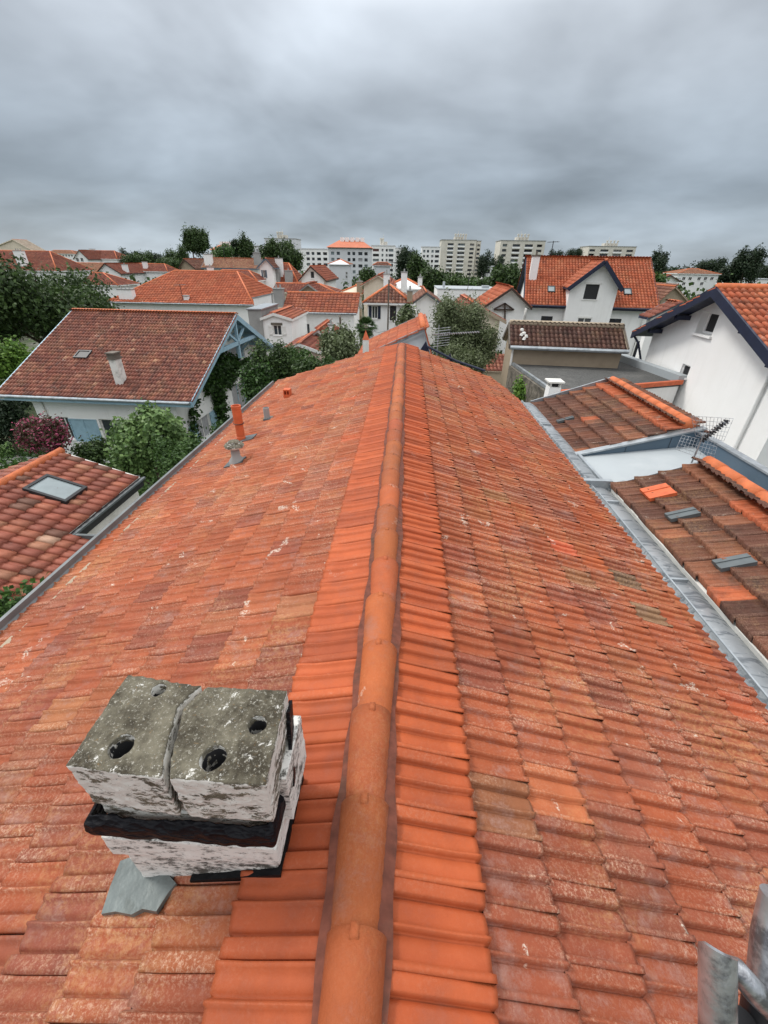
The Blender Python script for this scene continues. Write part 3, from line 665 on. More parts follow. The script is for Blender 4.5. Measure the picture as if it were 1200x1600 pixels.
caps = MB(); cv, cf, cc = [], [], []
yk = .42 - .357 * 5; rg = random.Random(4); ycap = []
while yk < 11.05: ycap.append(yk); yk += .357 + rg.uniform(-.012, .012)
for y in ycap:          # each cap laps over the next one beyond it
    b = len(cv); ns, nl = 14, 5; L_ = .385; dx = rg.uniform(-.006, .006); dz = rg.uniform(-.004, .004); shade = np.array([.375, .084, .027]) * rg.uniform(.82, 1.12); shade[1] *= rg.uniform(.95, 1.2)
    y_a = y - L_ + .03; tilt = rg.uniform(-.006, .006)
    for li in range(nl + 2):
        t = min(li, nl) / nl; r = .080 + .013 * t; r = r if li <= nl else r - .014
        for k in range(ns + 1):
            th = math.radians(-100 + 200 * k / ns); cyb = y_a + L_ * t + .012 * math.cos(th)
            cv.append((AX + dx + tilt * t + r * math.sin(th), cyb, AZ + .0 + dz + r * math.cos(th) * .92 - .005 * (1 - t)))
    for li in range(nl + 1):
        for k in range(ns):
            q = b + li * (ns + 1) + k; cf.append((q, q + 1, q + ns + 2, q + ns + 1)); cc.append(shade)
    # clip
    b = len(cv); yc = y_a + L_; zc = AZ + .094 * .92 + dz
    for (xx, yy_, zz) in [(-.013, -.02, -.003), (.013, -.02, -.003), (.013, .020, -.006), (-.013, .020, -.006), (-.012, -.015, .0035), (.012, -.015, .0035), (.012, .018, -.001), (-.012, .018, -.001)]: cv.append((AX + dx + xx, yc + yy_, zc + zz))
    for f_ in [(4, 5, 6, 7), (0, 1, 5, 4), (1, 2, 6, 5), (2, 3, 7, 6), (3, 0, 4, 7)]: cf.append(tuple(b + i for i in f_)); cc.append(shade * 1.0)
M['capmat'] = tilemat('ridge_cap_clay', .30, .12, .5, .75, darkcol=(.15, .055, .028), bumpk=.6)
co = fastmesh('ridge_caps', np.array(cv), np.array(cf), M['capmat'], np.array(cc), roof, smooth=True)
mb = MB(); rg = random.Random(12)      # weathered mortar bedding showing along the foot of the caps
for sg in (-1, 1):
    pts = []; y = Y0
    while y < 11.05: pts.append((AX + sg * (.083 + rg.uniform(-.004, .006)), y, AZ - .004 + rg.uniform(-.005, .007))); y += .045
    mb.tube(pts, [rg.uniform(.006, .013) for _ in pts], 6)
M['mortar'] = simple('mossy_mortar', (.20, .15, .10), .95, .3, 14, dirt=(.05, .05, .03), dirtk=.8, dscale=7, bumpk=.6, bscale=60)
mb.build('mortar_bedding', M['mortar'], roof)
# eaves gutter on the left
GX, GZ2 = .317, .17; gt = MB(); prof = [(x + GX, z + GZ2) for x, z in [(-3.55, -2.99), (-3.56, -3.05), (-3.72, -3.06), (-3.77, -2.99), (-3.775, -2.93), (-3.805, -2.925), (-3.81, -2.94), (-3.79, -3.0), (-3.73, -3.09), (-3.54, -3.08), (-3.53, -2.99)]]
n = len(prof); v = [(x, y, z) for y in (Y0, 11.15) for x, z in prof]; gt.add(v, [(i, (i + 1) % n, n + (i + 1) % n, n + i) for i in range(n)] + [tuple(range(n))[::-1], tuple(range(n, 2 * n))])
M['zincgutter'] = simple('dull_gutter_zinc', (.17, .185, .19), .5, .15, 4, metal=.3, dirt=(.09, .10, .10), dirtk=.7, dscale=3)
gt.build('gutter', M['zincgutter'], own, loc=LO)
m = MB()
for k in range(60):
    y = -.5 + k * .194; m.box(-3.57 + GX, -3.50 + GX + .02 * math.sin(k * 7.), y, y + .15 + .03 * math.sin(k * 3.), -2.99 + GZ2, -2.955 + GZ2 + .012 * math.sin(k * 5.))
m.build('eaves_mortar', M['tan'], own, loc=LO)

# ------------------------------------------------------------------ the cracked chimney near the viewer
A_ = np.array([AX, 0, AZ]); NL_ = np.array([-SL, 0, 1.]); NR_ = np.array([SL, 0, 1.])
def rough(o, vox, st, size, seed=0):
    r = o.modifiers.new('remesh', 'REMESH'); r.mode = 'VOXEL'; r.voxel_size = vox; r.use_smooth_shade = True
    tx = bpy.data.textures.new('t', 'CLOUDS'); tx.noise_scale = size; tx.noise_depth = 4
    d = o.modifiers.new('disp', 'DISPLACE'); d.texture = tx; d.strength = st; d.mid_level = .5; d.texture_coords = 'LOCAL'
    return o
M['zincwet0'] = simple('stained_apron_zinc', (.13, .15, .145), .42, .25, 9, metal=.15, dirt=(.05, .055, .045), dirtk=.8, dscale=11, bumpk=.5, bscale=20)
chx, chy = -.63, .72
CL = (-chx, -chy, 1.95)
ch = empty('chimney_stack', (chx, chy, -1.95), 0, 'squat white chimney with a cracked concrete cap, bound in torn black plastic', 'chimney')
TZ = -1.2; crack = [pt(x, y, Z=TZ)[:2] for x, y in ((258, 1216), (262, 1178), (272, 1140), (282, 1105), (300, 1088), (320, 1074))]
fl, fr_, br, bl = [pt(*q, Z=TZ)[:2] for q in ((99, 1193), (415, 1226), (449, 1079), (199, 1053))]
def cyl(m, x, y, r, z0, z1, seg=18, dx=0, dy=0):
    m.tube([(x, y, z0), (x + dx, y + dy, z1)], r, seg)
def capblock(nm, poly, holes, zt, tilt):
    m = MB(); n = len(poly); cx = np.mean([p[0] for p in poly]); cy = np.mean([p[1] for p in poly])
    zs = lambda x, y: zt + (x - cx) * tilt[0] + (y - cy) * tilt[1]
    v = [(x * .97 + cx * .03, y * .97 + cy * .03, -1.43) for x, y in poly] + [(x, y, zs(x, y)) for x, y in poly]
    m.add(v, [tuple(range(n))[::-1], tuple(range(n, 2 * n))] + [(i, (i + 1) % n, n + (i + 1) % n, n + i) for i in range(n)])
    o = m.build(nm, M['conc']); c = MB()
    for (px_, r) in holes: p = pt(*px_, Z=zt); cyl(c, p[0], p[1] , r, zt - .16, zt + .08, dy=0)
    cm = bpy.data.objects.new('c', c.mesh('c', [])); C.objects.link(cm); md = o.modifiers.new('b', 'BOOLEAN'); md.object = cm; md.solver = 'EXACT'; md.operation = 'DIFFERENCE'
    bpy.context.view_layer.update(); ne = bpy.data.meshes.new_from_object(o.evaluated_get(bpy.context.evaluated_depsgraph_get())); o.modifiers.clear(); o.data = ne; bpy.data.objects.remove(cm)
    o.parent = ch; o.location = CL; rough(o, .0055, .010, .03)
    for (px_, r) in holes:
        p = pt(*px_, Z=zt); s_ = MB(); s_.lathe([(r * 1.04, zt - .022), (r * .97, zt - .03), (r * .94, zt - .15), (0, zt - .152)], (p[0], p[1], 0), 18); s_.build('hole_shade_lining', M['dark'], o, smooth='all')  # dark lining added so the holes look shaded inside
    return o
gL = [p + np.array([-.010, 0]) for p in crack]; gR = [p + np.array([.010, 0]) for p in crack]
capblock('cap_slab', [fl] + gL + [bl], [((188, 1163), .034), ((248, 1078), .022)], TZ, (.03, .04))
capblock('cap_slab', [gR[0], fr_, br] + gR[::-1][:-1], [((333, 1182), .036), ((402, 1131), .027)], TZ, (.0, .03))
X0, X1, YA, YB = -.897, -.368, .585, .858
b = MB(); b.box(X0, X1, YA, YB, -2.22, -1.72); rough(b.build('stack_base', M['limewash'], ch, loc=CL), .007, .008, .05)
b = MB(); b.box(X0 - .02, X1 + .02, YA - .02, YB + .02, -1.725, -1.60); rough(b.build('stack_course', M['limewash'], ch, loc=CL), .007, .008, .05)
b = MB(); b.box(X0 + .01, X1 - .005, YA + .01, YB - .01, -1.61, -1.41); rough(b.build('stack_neck', M['conc'], ch, loc=CL), .007, .008, .04)
b = MB()       # torn sheet wound round the joint
rg = random.Random(9); ring = [(X0 - .03, YA - .035), (X1 + .03, YA - .035), (X1 + .035, YB + .03), (X0 - .02, YB + .03)]
P_ = []; nn = [34, 18, 34, 18]
for i in range(4):
    a, c_ = ring[i], ring[(i + 1) % 4]
    for k in range(nn[i]): t = k / nn[i]; P_.append((a[0] + (c_[0] - a[0]) * t, a[1] + (c_[1] - a[1]) * t))
vv = []; nr = 7
for k, (x, y) in enumerate(P_):
    ox, oy = x - (X0 + X1) / 2, y - (YA + YB) / 2; ww = .001 * math.sin(k * .9) + rg.uniform(-.002, .002); dz1 = .006 * math.sin(k * .4) + rg.uniform(-.004, .004); dz2 = .004 * math.sin(k * .31 + 2) + rg.uniform(-.002, .002)
    for j in range(nr):
        t = j / (nr - 1); bul = math.sin(t * math.pi) * .005 + rg.uniform(-.007, .007) - (.035 if j == nr - 1 else 0) - (.02 if j == 0 else 0)
        s_ = 1 + (bul + ww) / .25; vv.append(((X0 + X1) / 2 + ox * (1 + (s_ - 1) * .4), (YA + YB) / 2 + oy * s_, -1.57 + dz2 + t * (.105 + dz1 - dz2)))
n = len(P_); b.add(vv, [(k * nr + j, ((k + 1) % n) * nr + j, ((k + 1) % n) * nr + j + 1, k * nr + j + 1) for k in range(n) for j in range(nr - 1)])
o = b.build('plastic_wrap', M['crumple'], ch, smooth='all', loc=CL); sd_ = o.modifiers.new('s', 'SOLIDIFY'); sd_.thickness = .004; ss_ = o.modifiers.new('ss', 'SUBSURF'); ss_.levels = 1; ss_.render_levels = 1
b = MB(); b.bar((X1 + .03, YB - .02, -1.27), (X1 + .045, YB - .12, -1.52), .012, .07); b.build('plastic_tatter', M['crumple'], ch, loc=CL)
b = MB(); b.box(X1 - .02, X1 + .05, YA + .08, YB + .02, -1.64, -1.38); rough(b.build('side_fillet', M['limewash'], ch, loc=CL), .006, .010, .05)
def onL(x, y, dz=0): return (x, y, AZ - SL * (AX - x) + dz)
b = MB(); P3 = [hit(A_ + np.array([0, 0, .062]), NL_, *q) for q in ((158, 1428), (172, 1385), (188, 1345), (230, 1330), (275, 1380), (262, 1396), (244, 1424), (222, 1420), (205, 1429), (180, 1424))]; n = len(P3)
b.add([tuple(p) for p in P3] + [tuple(p - np.array([0, 0, .03])) for p in P3], [tuple(range(n)), tuple(range(n, 2 * n))[::-1]] + [(i, n + i, n + (i + 1) % n, (i + 1) % n) for i in range(n)]); b.build('lead_apron', M['zincwet0'], ch, loc=CL)
b = MB()
q = [onL(X0 + .2, YA - .02, .058), onL(X1 + .012, YA - .02, .058), onL(X1 + .022, YB + .03, .058), onL(X1 - .01, YB + .04, .058), onL(X1 - .01, YA + .01, .058), onL(X0 + .2, YA + .01, .058)]; b.add(q + [(x, y, z - .03) for x, y, z in q], [(0, 1, 2, 3, 4, 5), (0, 6, 7, 1), (1, 7, 8, 2), (2, 8, 9, 3)]); b.build('base_black_strip', M['black'], ch, loc=CL)  # thin black strip along the front and right foot of the stack

# ------------------------------------------------------------------ vents on the left slope
def rb(name, base, label, cat): return empty(name, tuple(base), 0, label, cat)
p = hit(A_, NL_, 378, 691); t = rb('flue_pipe', p, 'tall orange terracotta pipe standing by the left gutter with a dark joint halfway', 'flue pipe')
m = MB(); m.lathe([(.072, -.1), (.072, .10), (.066, .105), (.066, .33)], (0, 0, 0), 20); m.lathe([(.072, .33), (.072, .57), (.077, .575), (.077, .62), (.063, .62), (.06, .5)], (0, 0, 0), 20); m.build('pipe', M['terracotta'], t, smooth=True)
m = MB(); m.lathe([(.08, .322), (.084, .325), (.084, .332), (.08, .335)]); m.build('joint', M['dark'], t)
m = MB(); m.lathe([(.088, .0), (.1, -.02), (.1, .05), (.086, .055)], (0, 0, 0)); m.build('collar', M['terracotta'], t)
m = MB(); v = [(-.02, -.14, .05), (.22, -.12, .015 + .10), (.24, .12, .12), (-.02, .14, .05)]; m.add(v + [(x, y, z - .03) for x, y, z in v], [(0, 1, 2, 3), (0, 4, 5, 1), (1, 5, 6, 2), (2, 6, 7, 3), (3, 7, 4, 0)]); m.build('shadow_patch', M['zincdk'], t)  # dark plate in place of the pipe's shadow on its right
p = hit(A_, NL_, 371, 725); t = rb('vent_cowl', p, 'grey stub vent under a lichened mushroom cowl, in front of the orange pipe', 'roof vent')
m = MB(); m.lathe([(.11, -.04), (.105, .04), (.062, .10), (.058, .24), (.075, .25)], (0, 0, .02)); m.build('vent_body', M['greywall'], t, smooth=True)
m = MB(); m.lathe([(.06, .25), (.128, .262), (.138, .285), (.118, .31), (.09, .315), (.075, .345), (.03, .36), (0, .36)], (0, 0, .0), 16); o = m.build('cowl', M['conc'], t, smooth=True)
m = MB(); v = [(-.16, -.12, -.005), (.10, -.11, .08), (.10, .11, .08), (-.16, .12, -.005)]; m.add(v + [(x, y, z - .03) for x, y, z in v], [(0, 1, 2, 3), (0, 4, 5, 1), (1, 5, 6, 2), (2, 6, 7, 3), (3, 7, 4, 0)]); m.build('base_plate', M['zincdk'], t)
p = hit(A_, NL_, 418, 657); t = rb('vent_pipe', p, 'short grey plastic pipe stub beyond the tall orange pipe on the tiles', 'roof vent')
m = MB(); m.lathe([(.055, -.05), (.055, .24), (.05, .245), (.045, .2), (0, .2)], (0, 0, 0), 16); m.build('pipe', M['greyapt'] if 0 else M['greywall'], t, smooth=True)
m = MB(); m.box(-.05, .16, -.09, .09, .0, .055); m.build('shadow_patch', M['zincdk'], t)  # dark block standing in for the stub's shadow
p = hit(A_, NL_, 450, 622); t = rb('vent_tile', p, 'small square terracotta vent hood near the far left corner of the tiled roof', 'roof vent')
m = MB(); m.box(-.07, .07, -.08, .08, -.02, .2); o = m.build('hood', M['terracotta'], t); 
cut(o, [(-.05, -.01, -.12, .0, .09, .17), (.01, .05, -.12, .0, .09, .17)])

# ------------------------------------------------------------------ scaffold tubes at the bottom right
t = empty('scaffold_frame', (.72, .2, -1.5), 0, 'galvanised scaffold tubes at the lower right corner, one cut on a slant', 'scaffold'); TL = (-.72, -.2, 1.5)
def cp(x, y, d): r = ray(x, y); return r * (d / FPX)      # point at depth d
m = MB(); d = .60; a = cp(1121, 1452, d); b_ = cp(1121, 1760, d); R_ = .0228
ax_ = Vector(a - b_).normalized(); m2 = MB(); seg = 28; rr = Vector(_R); ff = Vector(_F)
vs = []
for k in range(seg):
    th = 2 * math.pi * k / seg; off = rr * math.cos(th) * R_ + ff * math.sin(th) * R_
    rim = .5 + .5 * math.cos(th)
    top = Vector(a) + off - ax_ * (.024 * rim ** .6 + .002 + .030 * (.5 + .5 * math.sin(th)))
    vs += [Vector(b_) + off, top, top - off * .22, Vector(a) - ax_ * .055]
m.add(vs, [f for k in range(seg) for f in ((4 * k, 4 * ((k + 1) % seg), 4 * ((k + 1) % seg) + 1, 4 * k + 1), (4 * k + 1, 4 * ((k + 1) % seg) + 1, 4 * ((k + 1) % seg) + 2, 4 * k + 2), (4 * k + 2, 4 * ((k + 1) % seg) + 2, 4 * ((k + 1) % seg) + 3, 4 * k + 3))])
m.build('upright_tube', M['alu'], t, smooth=True, loc=TL)
m = MB(); m.tube([cp(1132, 1500, d + .012), cp(1150, 1514, d + .008), cp(1178, 1548, d + .01), cp(1235, 1605, d + .01)], [.008, .015, .017, .017], 20); m.build('brace_tube', M['alu'], t, smooth=True, loc=TL)
m = MB(); m.tube([cp(1222, 1405, d + .03), cp(1207, 1470, d + .03), cp(1200, 1540, d + .03)], [.026, .026, .026], 24); m.build('side_tube', M['alu'], t, smooth=True, loc=TL)
m = MB(); m.tube([cp(1200, 1538, d + .03), cp(1185, 1640, d + .035)], [.0275, .0275], 24); m.tube([cp(1155, 1590, d + .02), cp(1160, 1700, d + .02)], .02, 16); m.build('rubber_sleeve', M['dark'], t, smooth=True, loc=TL)

# ------------------------------------------------------------------ zinc valley gutter, white annex and the two mossy roofs on the right
t = empty('valley_gutter', (2.95, 4, -3.0), 0, 'wide patched zinc valley gutter between the orange roof and the mossy brown roofs', 'gutter')
gp = [(2.48, -2.73), (2.63, -2.81), (2.88, -2.87), (2.895, -2.845), (2.915, -2.845), (2.935, -2.89), (3.10, -2.90), (3.22, -2.95), (3.28, -3.0)]
def strip(m, prof, ys, wob=.0):
    n = len(prof); rg = random.Random(3); v = []
    for y in ys: v += [(x, y, z + rg.uniform(-wob, wob)) for x, z in prof]
    m.add(v, [(j * n + i, j * n + i + 1, (j + 1) * n + i + 1, (j + 1) * n + i) for j in range(len(ys) - 1) for i in range(n - 1)])
def gutter_zinc():
    m_, nt, bs = nodes('stained_zinc')
    n1 = noise(nt, 5, 6, .6, dist=1.2, stretch=(.55, 1.9, 1)); n2 = noise(nt, 1.3, 4)
    c = mixc(nt, ramp(nt, n2, .35, .65), (.22, .24, .255), (.34, .36, .375)); c = mixc(nt, ramp(nt, n1, .50, .57, 0, .8), c, (.10, .115, .13)); c = mixc(nt, ramp(nt, noise(nt, 9, 5, .7, dist=1), .62, .68, 0, .7), c, (.52, .54, .55))
    nt.links.new(c, bs.inputs['Base Color']); bs.inputs['Metallic'].default_value = .25; nt.links.new(ramp(nt, n1, .4, .65, .32, .6), bs.inputs['Roughness']); bump(nt, bs, noise(nt, 4, 3), .3, .02); return m_
M['zincwet'] = gutter_zinc()
m = MB(); strip(m, gp, list(np.linspace(-1.5, 10.3, 60)), .003); m.build('lining', M['zincwet'], t, loc=(-2.95, -4, 3.0), smooth=True)
m = MB(); m.bar((2.905, -1, -2.84), (2.905, 5.5, -2.84), .016, .012); m.build('seam', M['zinc'], t, loc=(-2.95, -4, 3.0))
for y in (1.9, 3.6, 5.3, 8.6): m = MB(); m.box(2.68, 3.12, y, y + .03, -2.905, -2.86); m.build('joint', M['zinc'], t, loc=(-2.95, -4, 3.0))
m = MB(); m.box(2.70, 3.22, 5.80, 5.88, -2.93, -2.79); m.build('upstand', M['zinc'], t, loc=(-2.95, -4, 3.0))

def browncol(sp):
    def fn(x, y, j, col, rng):
        c = col.copy()
        for (j_, i0, i1, rgb) in sp:
            m_ = (j == j_) & (x >= i0) & (x < i1); c[m_] = np.array(rgb) * rng.uniform(.9, 1.1, (m_.sum(), 1))
        c[rng.random(len(x)) < .03] = (.26, .085, .04); return c
    return fn
OR = (.40, .098, .038)
def mossroof(name, label, ya, yb, zr, rx, spots, seed, rh=.325, x0=3.2, z0=-2.87):
    zr_ = zr; s = (zr_ - z0) / (rx - x0); k = math.hypot(rx - x0, zr_ - z0); root = empty(name, ((x0 + rx) / 2, (ya + yb) / 2, GZ), 0, label, 'house')
    L_ = tuple(-np.array(root.location)); m = MB(); xb, zb = rx + .38, zr_ - .38 * s
    m.box(x0 + .12, xb - .1, ya + .02, yb - .02, GZ, z0 - .07); m.build('wall', M['white'], root, loc=L_)
    m = MB(); sec = [(x0, z0 - .02), (rx, zr_ - .02), (xb, zb - .02), (xb, zb - .1), (x0 + .02, z0 - .1)]; n = len(sec)
    m.add([(x, y, z) for y in (ya, yb) for x, z in sec], [tuple(range(n)), tuple(range(n, 2 * n))[::-1]] + [(i, n + i, n + (i + 1) % n, (i + 1) % n) for i in range(n)])
    r = m.build('roof', M['whitedirty'], root, loc=L_); ey = np.array([(rx - x0) / k, 0, (zr_ - z0) / k]); off = np.array(root.location)
    tiles('tile_slope', r, np.array([x0, ya, z0]) , (0, 1, 0), ey, yb - ya, k, .215, rh, 'mars', M['tile_brown'], 'brown', seed=seed, stagger=False, jit=.006, lift=.058, colfn=browncol(spots))
    tiles('tile_slope', r, np.array([xb, ya, zb]), (0, 1, 0), (-ey[0], 0, ey[2]), yb - ya, .38 / ey[0], .215, rh, 'mars2', M['tile_brown'], 'brown', seed=seed + 5, jit=.004, lift=.03)
    m = MB(); y = ya
    while y < yb - .05: e = min(y + .40, yb + .02); m.tube([(rx, y, zr_ + .025), (rx, e, zr_ + .03)], [.105, .092], 14); y += .36
    m.build('ridge_caps', M['ridge'], r, smooth='all')
    return root, r
t, r = mossroof('mossy_roof_house', 'lean brown mossy tiled roof at the right edge, with orange patches and two glass tiles', 0.4, 5.76, -2.44, 4.43, [(3, 0, 4.2, OR), (4, 0, 3, OR), (4, 3, 9, (.26, .09, .05)), (3, 4.2, 9, (.22, .08, .04)), (0, 2.9, 3.3, OR), (1, 2.3, 2.5, (.3, .12, .06))], 31)
def rpt(px_, sl=.35, x0=3.2, z0=-2.87, dz=.075): A = np.array([x0, 0, z0 + dz]); return hit(A, np.array([-sl, 0, 1.]), *px_)
def glass_tile(r, px_, name='glass_tile', w_=.16, mat='zincdk', z0=-2.87):
    p = rpt(px_, z0=z0); k = np.array([.948, 0, .3185]); m = MB(); e = np.array([0, 1, 0])
    for (a0, a1, b0, b1, c0, c1) in ((-.17, .17, -w_ / 2, w_ / 2, -.03, .012), (-.17, .17, -w_ / 2, -w_ / 2 + .02, .0125, .022), (-.17, .17, w_ * .1, w_ * .1 + .015, .0125, .022)):
        n = np.array([-.3185, 0, .948]); v = [tuple(p + k * a + e * b + n * c) for c in (c0, c1) for a, b in ((a0, b0), (a1, b0), (a1, b1), (a0, b1))]
        m.add(v, [(0, 3, 2, 1), (4, 5, 6, 7), (0, 1, 5, 4), (1, 2, 6, 5), (2, 3, 7, 6), (3, 0, 4, 7)])
    return m.build(name, M[mat], r)
glass_tile(r, (1066, 803)); glass_tile(r, (1147, 878)); o = glass_tile(r, (1028, 768), 'spare_tile', .30, 'terracotta')
t2, r2 = mossroof('mossy_roof_house', 'farther brown mossy roof with an orange top row, beyond the blue-lined flat annex', 7.26, 10.5, -2.39, 5.02, [(5, 0, 9, OR), (2, 1.2, 1.4, OR), (0, .0, .2, OR)], 33, .31, 3.2, -3.03)
glass_tile(r2, (883, 655), w_=.12, z0=-3.03)
m = MB(); m.bar((3.2, 10.52, -2.97), (5.02, 10.52, -2.33), .04, .10); m.build('verge_strip', M['zinc'], r2)
# white flat box with blue-grey lining
t = empty('flat_roof_annex', (4.6, 6.4, GZ), 0, 'white flat roofed annex lined in blue-grey sheet, wedged between the mossy roofs', 'annex'); L_ = (-4.6, -6.4, 9)
XB = 5.16
m = MB(); v = [(3.22, 5.80, -2.93), (XB - .03, 5.80, -2.74), (XB - .03, 7.16, -2.70), (3.22, 7.16, -2.97)]; m.add(v + [(x, y, -4.5) for x, y, z in v], [(0, 1, 2, 3), (7, 6, 5, 4), (0, 4, 5, 1), (1, 5, 6, 2), (2, 6, 7, 3), (3, 7, 4, 0)]); m.box(4.5, XB - .03, .5, 5.798, -4.5, -2.76); m.build('floor_slab', M['flatwhite'], t, loc=L_)
m = MB(); v = [(3.16, -3.2), (XB + .06, -3.2), (XB + .06, -2.40), (3.16, -2.965)]; m.add([(x, 7.165, z) for x, z in v] + [(x, 7.235, z) for x, z in v], [(0, 1, 2, 3), (7, 6, 5, 4), (0, 4, 5, 1), (1, 5, 6, 2), (2, 6, 7, 3), (3, 7, 4, 0)]); m.box(XB - .02, XB + .06, .4, 7.163, -4.2, -2.47); m.build('parapet', M['bluegrey'], t, loc=L_)
m = MB(); m.bar((3.13, 7.2, -2.955), (XB + .08, 7.2, -2.375), .13, .03); m.box(XB - .045, XB + .09, .4, 7.13, -2.468, -2.44); m.bar((3.18, 5.79, -2.86), (4.48, 5.79, -2.40), .04, .05); m.box(3.17, 3.22, 5.78, 7.13, -2.98, -2.90)
m.build('coping', M['zinc'], t, loc=L_)
for x in (4.0, 4.72): m = MB(); m.box(x, x + .006, 7.158, 7.163, -2.95, -2.76 + (x - 4) * .28); m.build('seam', M['dark'], t, loc=L_)
# ------------------------------------------------------------------ aerials
def antenna_grid(label, base, h, ang, group=None):
    t = empty('tv_antenna', base, ang, label, 'antenna', group)
    m = MB(); m.tube([(0, 0, -.3), (0, 0, h)], .012, 8); m.build('mast', M['zinc'], t)
    return t
p = pt(1087, 708, Y=5.90); t = antenna_grid('black toothed television aerial with wire reflector grid, on the white annex', tuple(p), .28, math.radians(0))
q = [pt(1094, 690, Y=p[1]), pt(1137, 657, Y=p[1] + .1)]
q0, q1 = Vector(q[0]) - Vector(p), Vector(q[1]) - Vector(p)
m = MB(); m.bar(q0, q1, .022, .03); d = (q1 - q0)
for i in range(11):
    c = q0 + d * (.08 + .088 * i); m.bar(c + Vector((-.045, 0, .02)), c + Vector((.035, 0, -.03)), .016, .02)
    m.bar(c + Vector((0, -.05, .02)), c + Vector((0, .05, .0)), .012, .016)
m.build('boom', M['dark'], t)
m = MB()
for qd in (((1080, 650), (1146, 654), (1131, 689), (1087, 681)), ((1066, 680), (1122, 692), (1113, 722), (1056, 702))):
    A, B, D_, E_ = [Vector(pt(*q_, Y=p[1] + dy)) - Vector(p) for q_, dy in zip(qd, (.06, .06, -.02, -.02))]
    for i in range(12): f = i / 11; m.tube([A.lerp(B, f), E_.lerp(D_, f)], .0028, 4)
    for i in range(6): f = i / 5; m.tube([A.lerp(E_, f), B.lerp(D_, f)], .0028, 4)
m.build('reflector_grid', M['alu'], t)
b0 = pt(683, 548, Y=11.55); t = antenna_grid('thin rake-like television aerial on a mast past the far end of the tiled roof', (b0[0], b0[1], -2.7), 1.35, 0)
m = MB(); m.bar((-.15, 0, 1.12), (1.05, .1, 1.20), .02, .02)
for i in range(16): m.tube([(.1 + i * .06, -.14, 1.13 + .005 * i), (.1 + i * .06, .16, 1.135 + .005 * i)], .006, 5)
for i in range(8): m.tube([(-.14, -.2, .86 + .06 * i), (.30, .05, .88 + .06 * i)], .006, 5)
m.build('elements', M['alu'], t)

# ------------------------------------------------------------------ black rail beyond the far right edge, rear wing
t = empty('gable_cable', (1.6, 11.6, -2.4), 0, 'black cable and brackets sagging along the far right edge of the tiled roof', 'cable'); L_ = (-1.6, -11.6, 2.4)
a = pt(668, 545, Y=11.45); b = pt(757, 583, Y=11.4); m = MB(); m.tube([tuple(a + [0, 0, .05]), tuple((a + b) / 2 + [0, 0, .0]), tuple(b + [0, 0, .06])], .03, 8); m.build('line', M['navy'], t, loc=L_)
for px_ in ((664, 541), (702, 560)): m = MB(); c = pt(*px_, Y=11.5); m.add([(c[0] - .13, 11.5, c[2] - .12), (c[0] + .13, 11.5, c[2] - .14), (c[0] + .02, 11.5, c[2] + .12), (c[0] - .13, 11.58, c[2] - .12), (c[0] + .13, 11.58, c[2] - .14), (c[0] + .02, 11.58, c[2] + .12)], [(0, 1, 2), (5, 4, 3), (0, 3, 4, 1), (1, 4, 5, 2), (2, 5, 3, 0)]); m.build('bracket', M['navy'], t, loc=L_)
wing = House('tiled_wing', 'small orange tiled wing showing just beyond the far end of the ridge', tuple(pt(556, 562, Y=12.9)), tuple(pt(676, 550, Y=12.9)), pt(556, 562, Y=12.9)[2], apex=(656, 514), L=3.2, wall='greyapt', roof='tile_canal', pal='orange', style='mars2', tw=.22, rh=.33, seed=51, ov=.2, ovg=.15, cat='wing').finish()
wing.fascia('zinc', .12)
c = pt(571, 556, Y=12.75); t = empty('small_chimney', (c[0], 12.9, c[2] - .4), 0, 'little grey chimney with a pointed terracotta hood at the far left of the ridge', 'chimney')
m = MB(); m.box(-.085, .085, -.085, .085, 0, .82); m.build('shaft', M['whitedirty'], t)
m = MB(); m.add([(-.09, -.09, .822), (.09, -.09, .822), (.09, .09, .822), (-.09, .09, .822), (0, 0, 1.08)], [(3, 2, 1, 0), (0, 1, 4), (1, 2, 4), (2, 3, 4), (3, 0, 4)]); m.build('hood', M['terracotta'], t)

# ------------------------------------------------------------------ left: little mottled roof with skylight, garden, blue-trimmed house
SHs = .35
sh = House('small_house', 'low white house with mottled new roman tiles and one skylight, at the left edge', (-7.34, 1.5, -5.31), (-7.34, 10.25, -5.31), -5.31, slope=SHs, W=3.98, wall='whitedirty', roof='tile_mix', pal='mix', style='canal', tw=.235, rh=.365, ov=.14, ovg=.08, seed=61, capm='ridge')
# the near half of this slope reaches one course lower
k = 1 / math.hypot(1, SHs); 
m = MB(); a0 = [(0, -.54, sh.ze - .54 * SHs), (5.85, -.54, sh.ze - .54 * SHs), (5.85, .02, sh.ze + .004), (0, .02, sh.ze + .004)]; m.add(a0 + [(x, y, z - .1) for x, y, z in a0], [(0, 1, 2, 3), (7, 6, 5, 4), (0, 4, 5, 1), (1, 5, 6, 2), (2, 6, 7, 3), (3, 7, 4, 0)])
ext = m.build('lower_slope', M['dark'], sh.root)
tiles('tile_slope', ext, (0, -.54, sh.ze - .54 * SHs), (1, 0, 0), (0, k, SHs * k), 5.85, .572, .235, .286, 'canal', M['tile_mix'], 'mix', seed=66)
m = MB(); m.box(5.85, 8.75, -.06, -.003, sh.ze - .26, sh.ze - .01); m.box(0, 5.85, -.61, -.543, sh.ze - .54 * SHs - .22, sh.ze - .54 * SHs - .01); m.box(8.753, 8.79, 0, 2.2, sh.ze - .1, sh.ze + .03); m.build('fascia', M['dark'], sh.root)
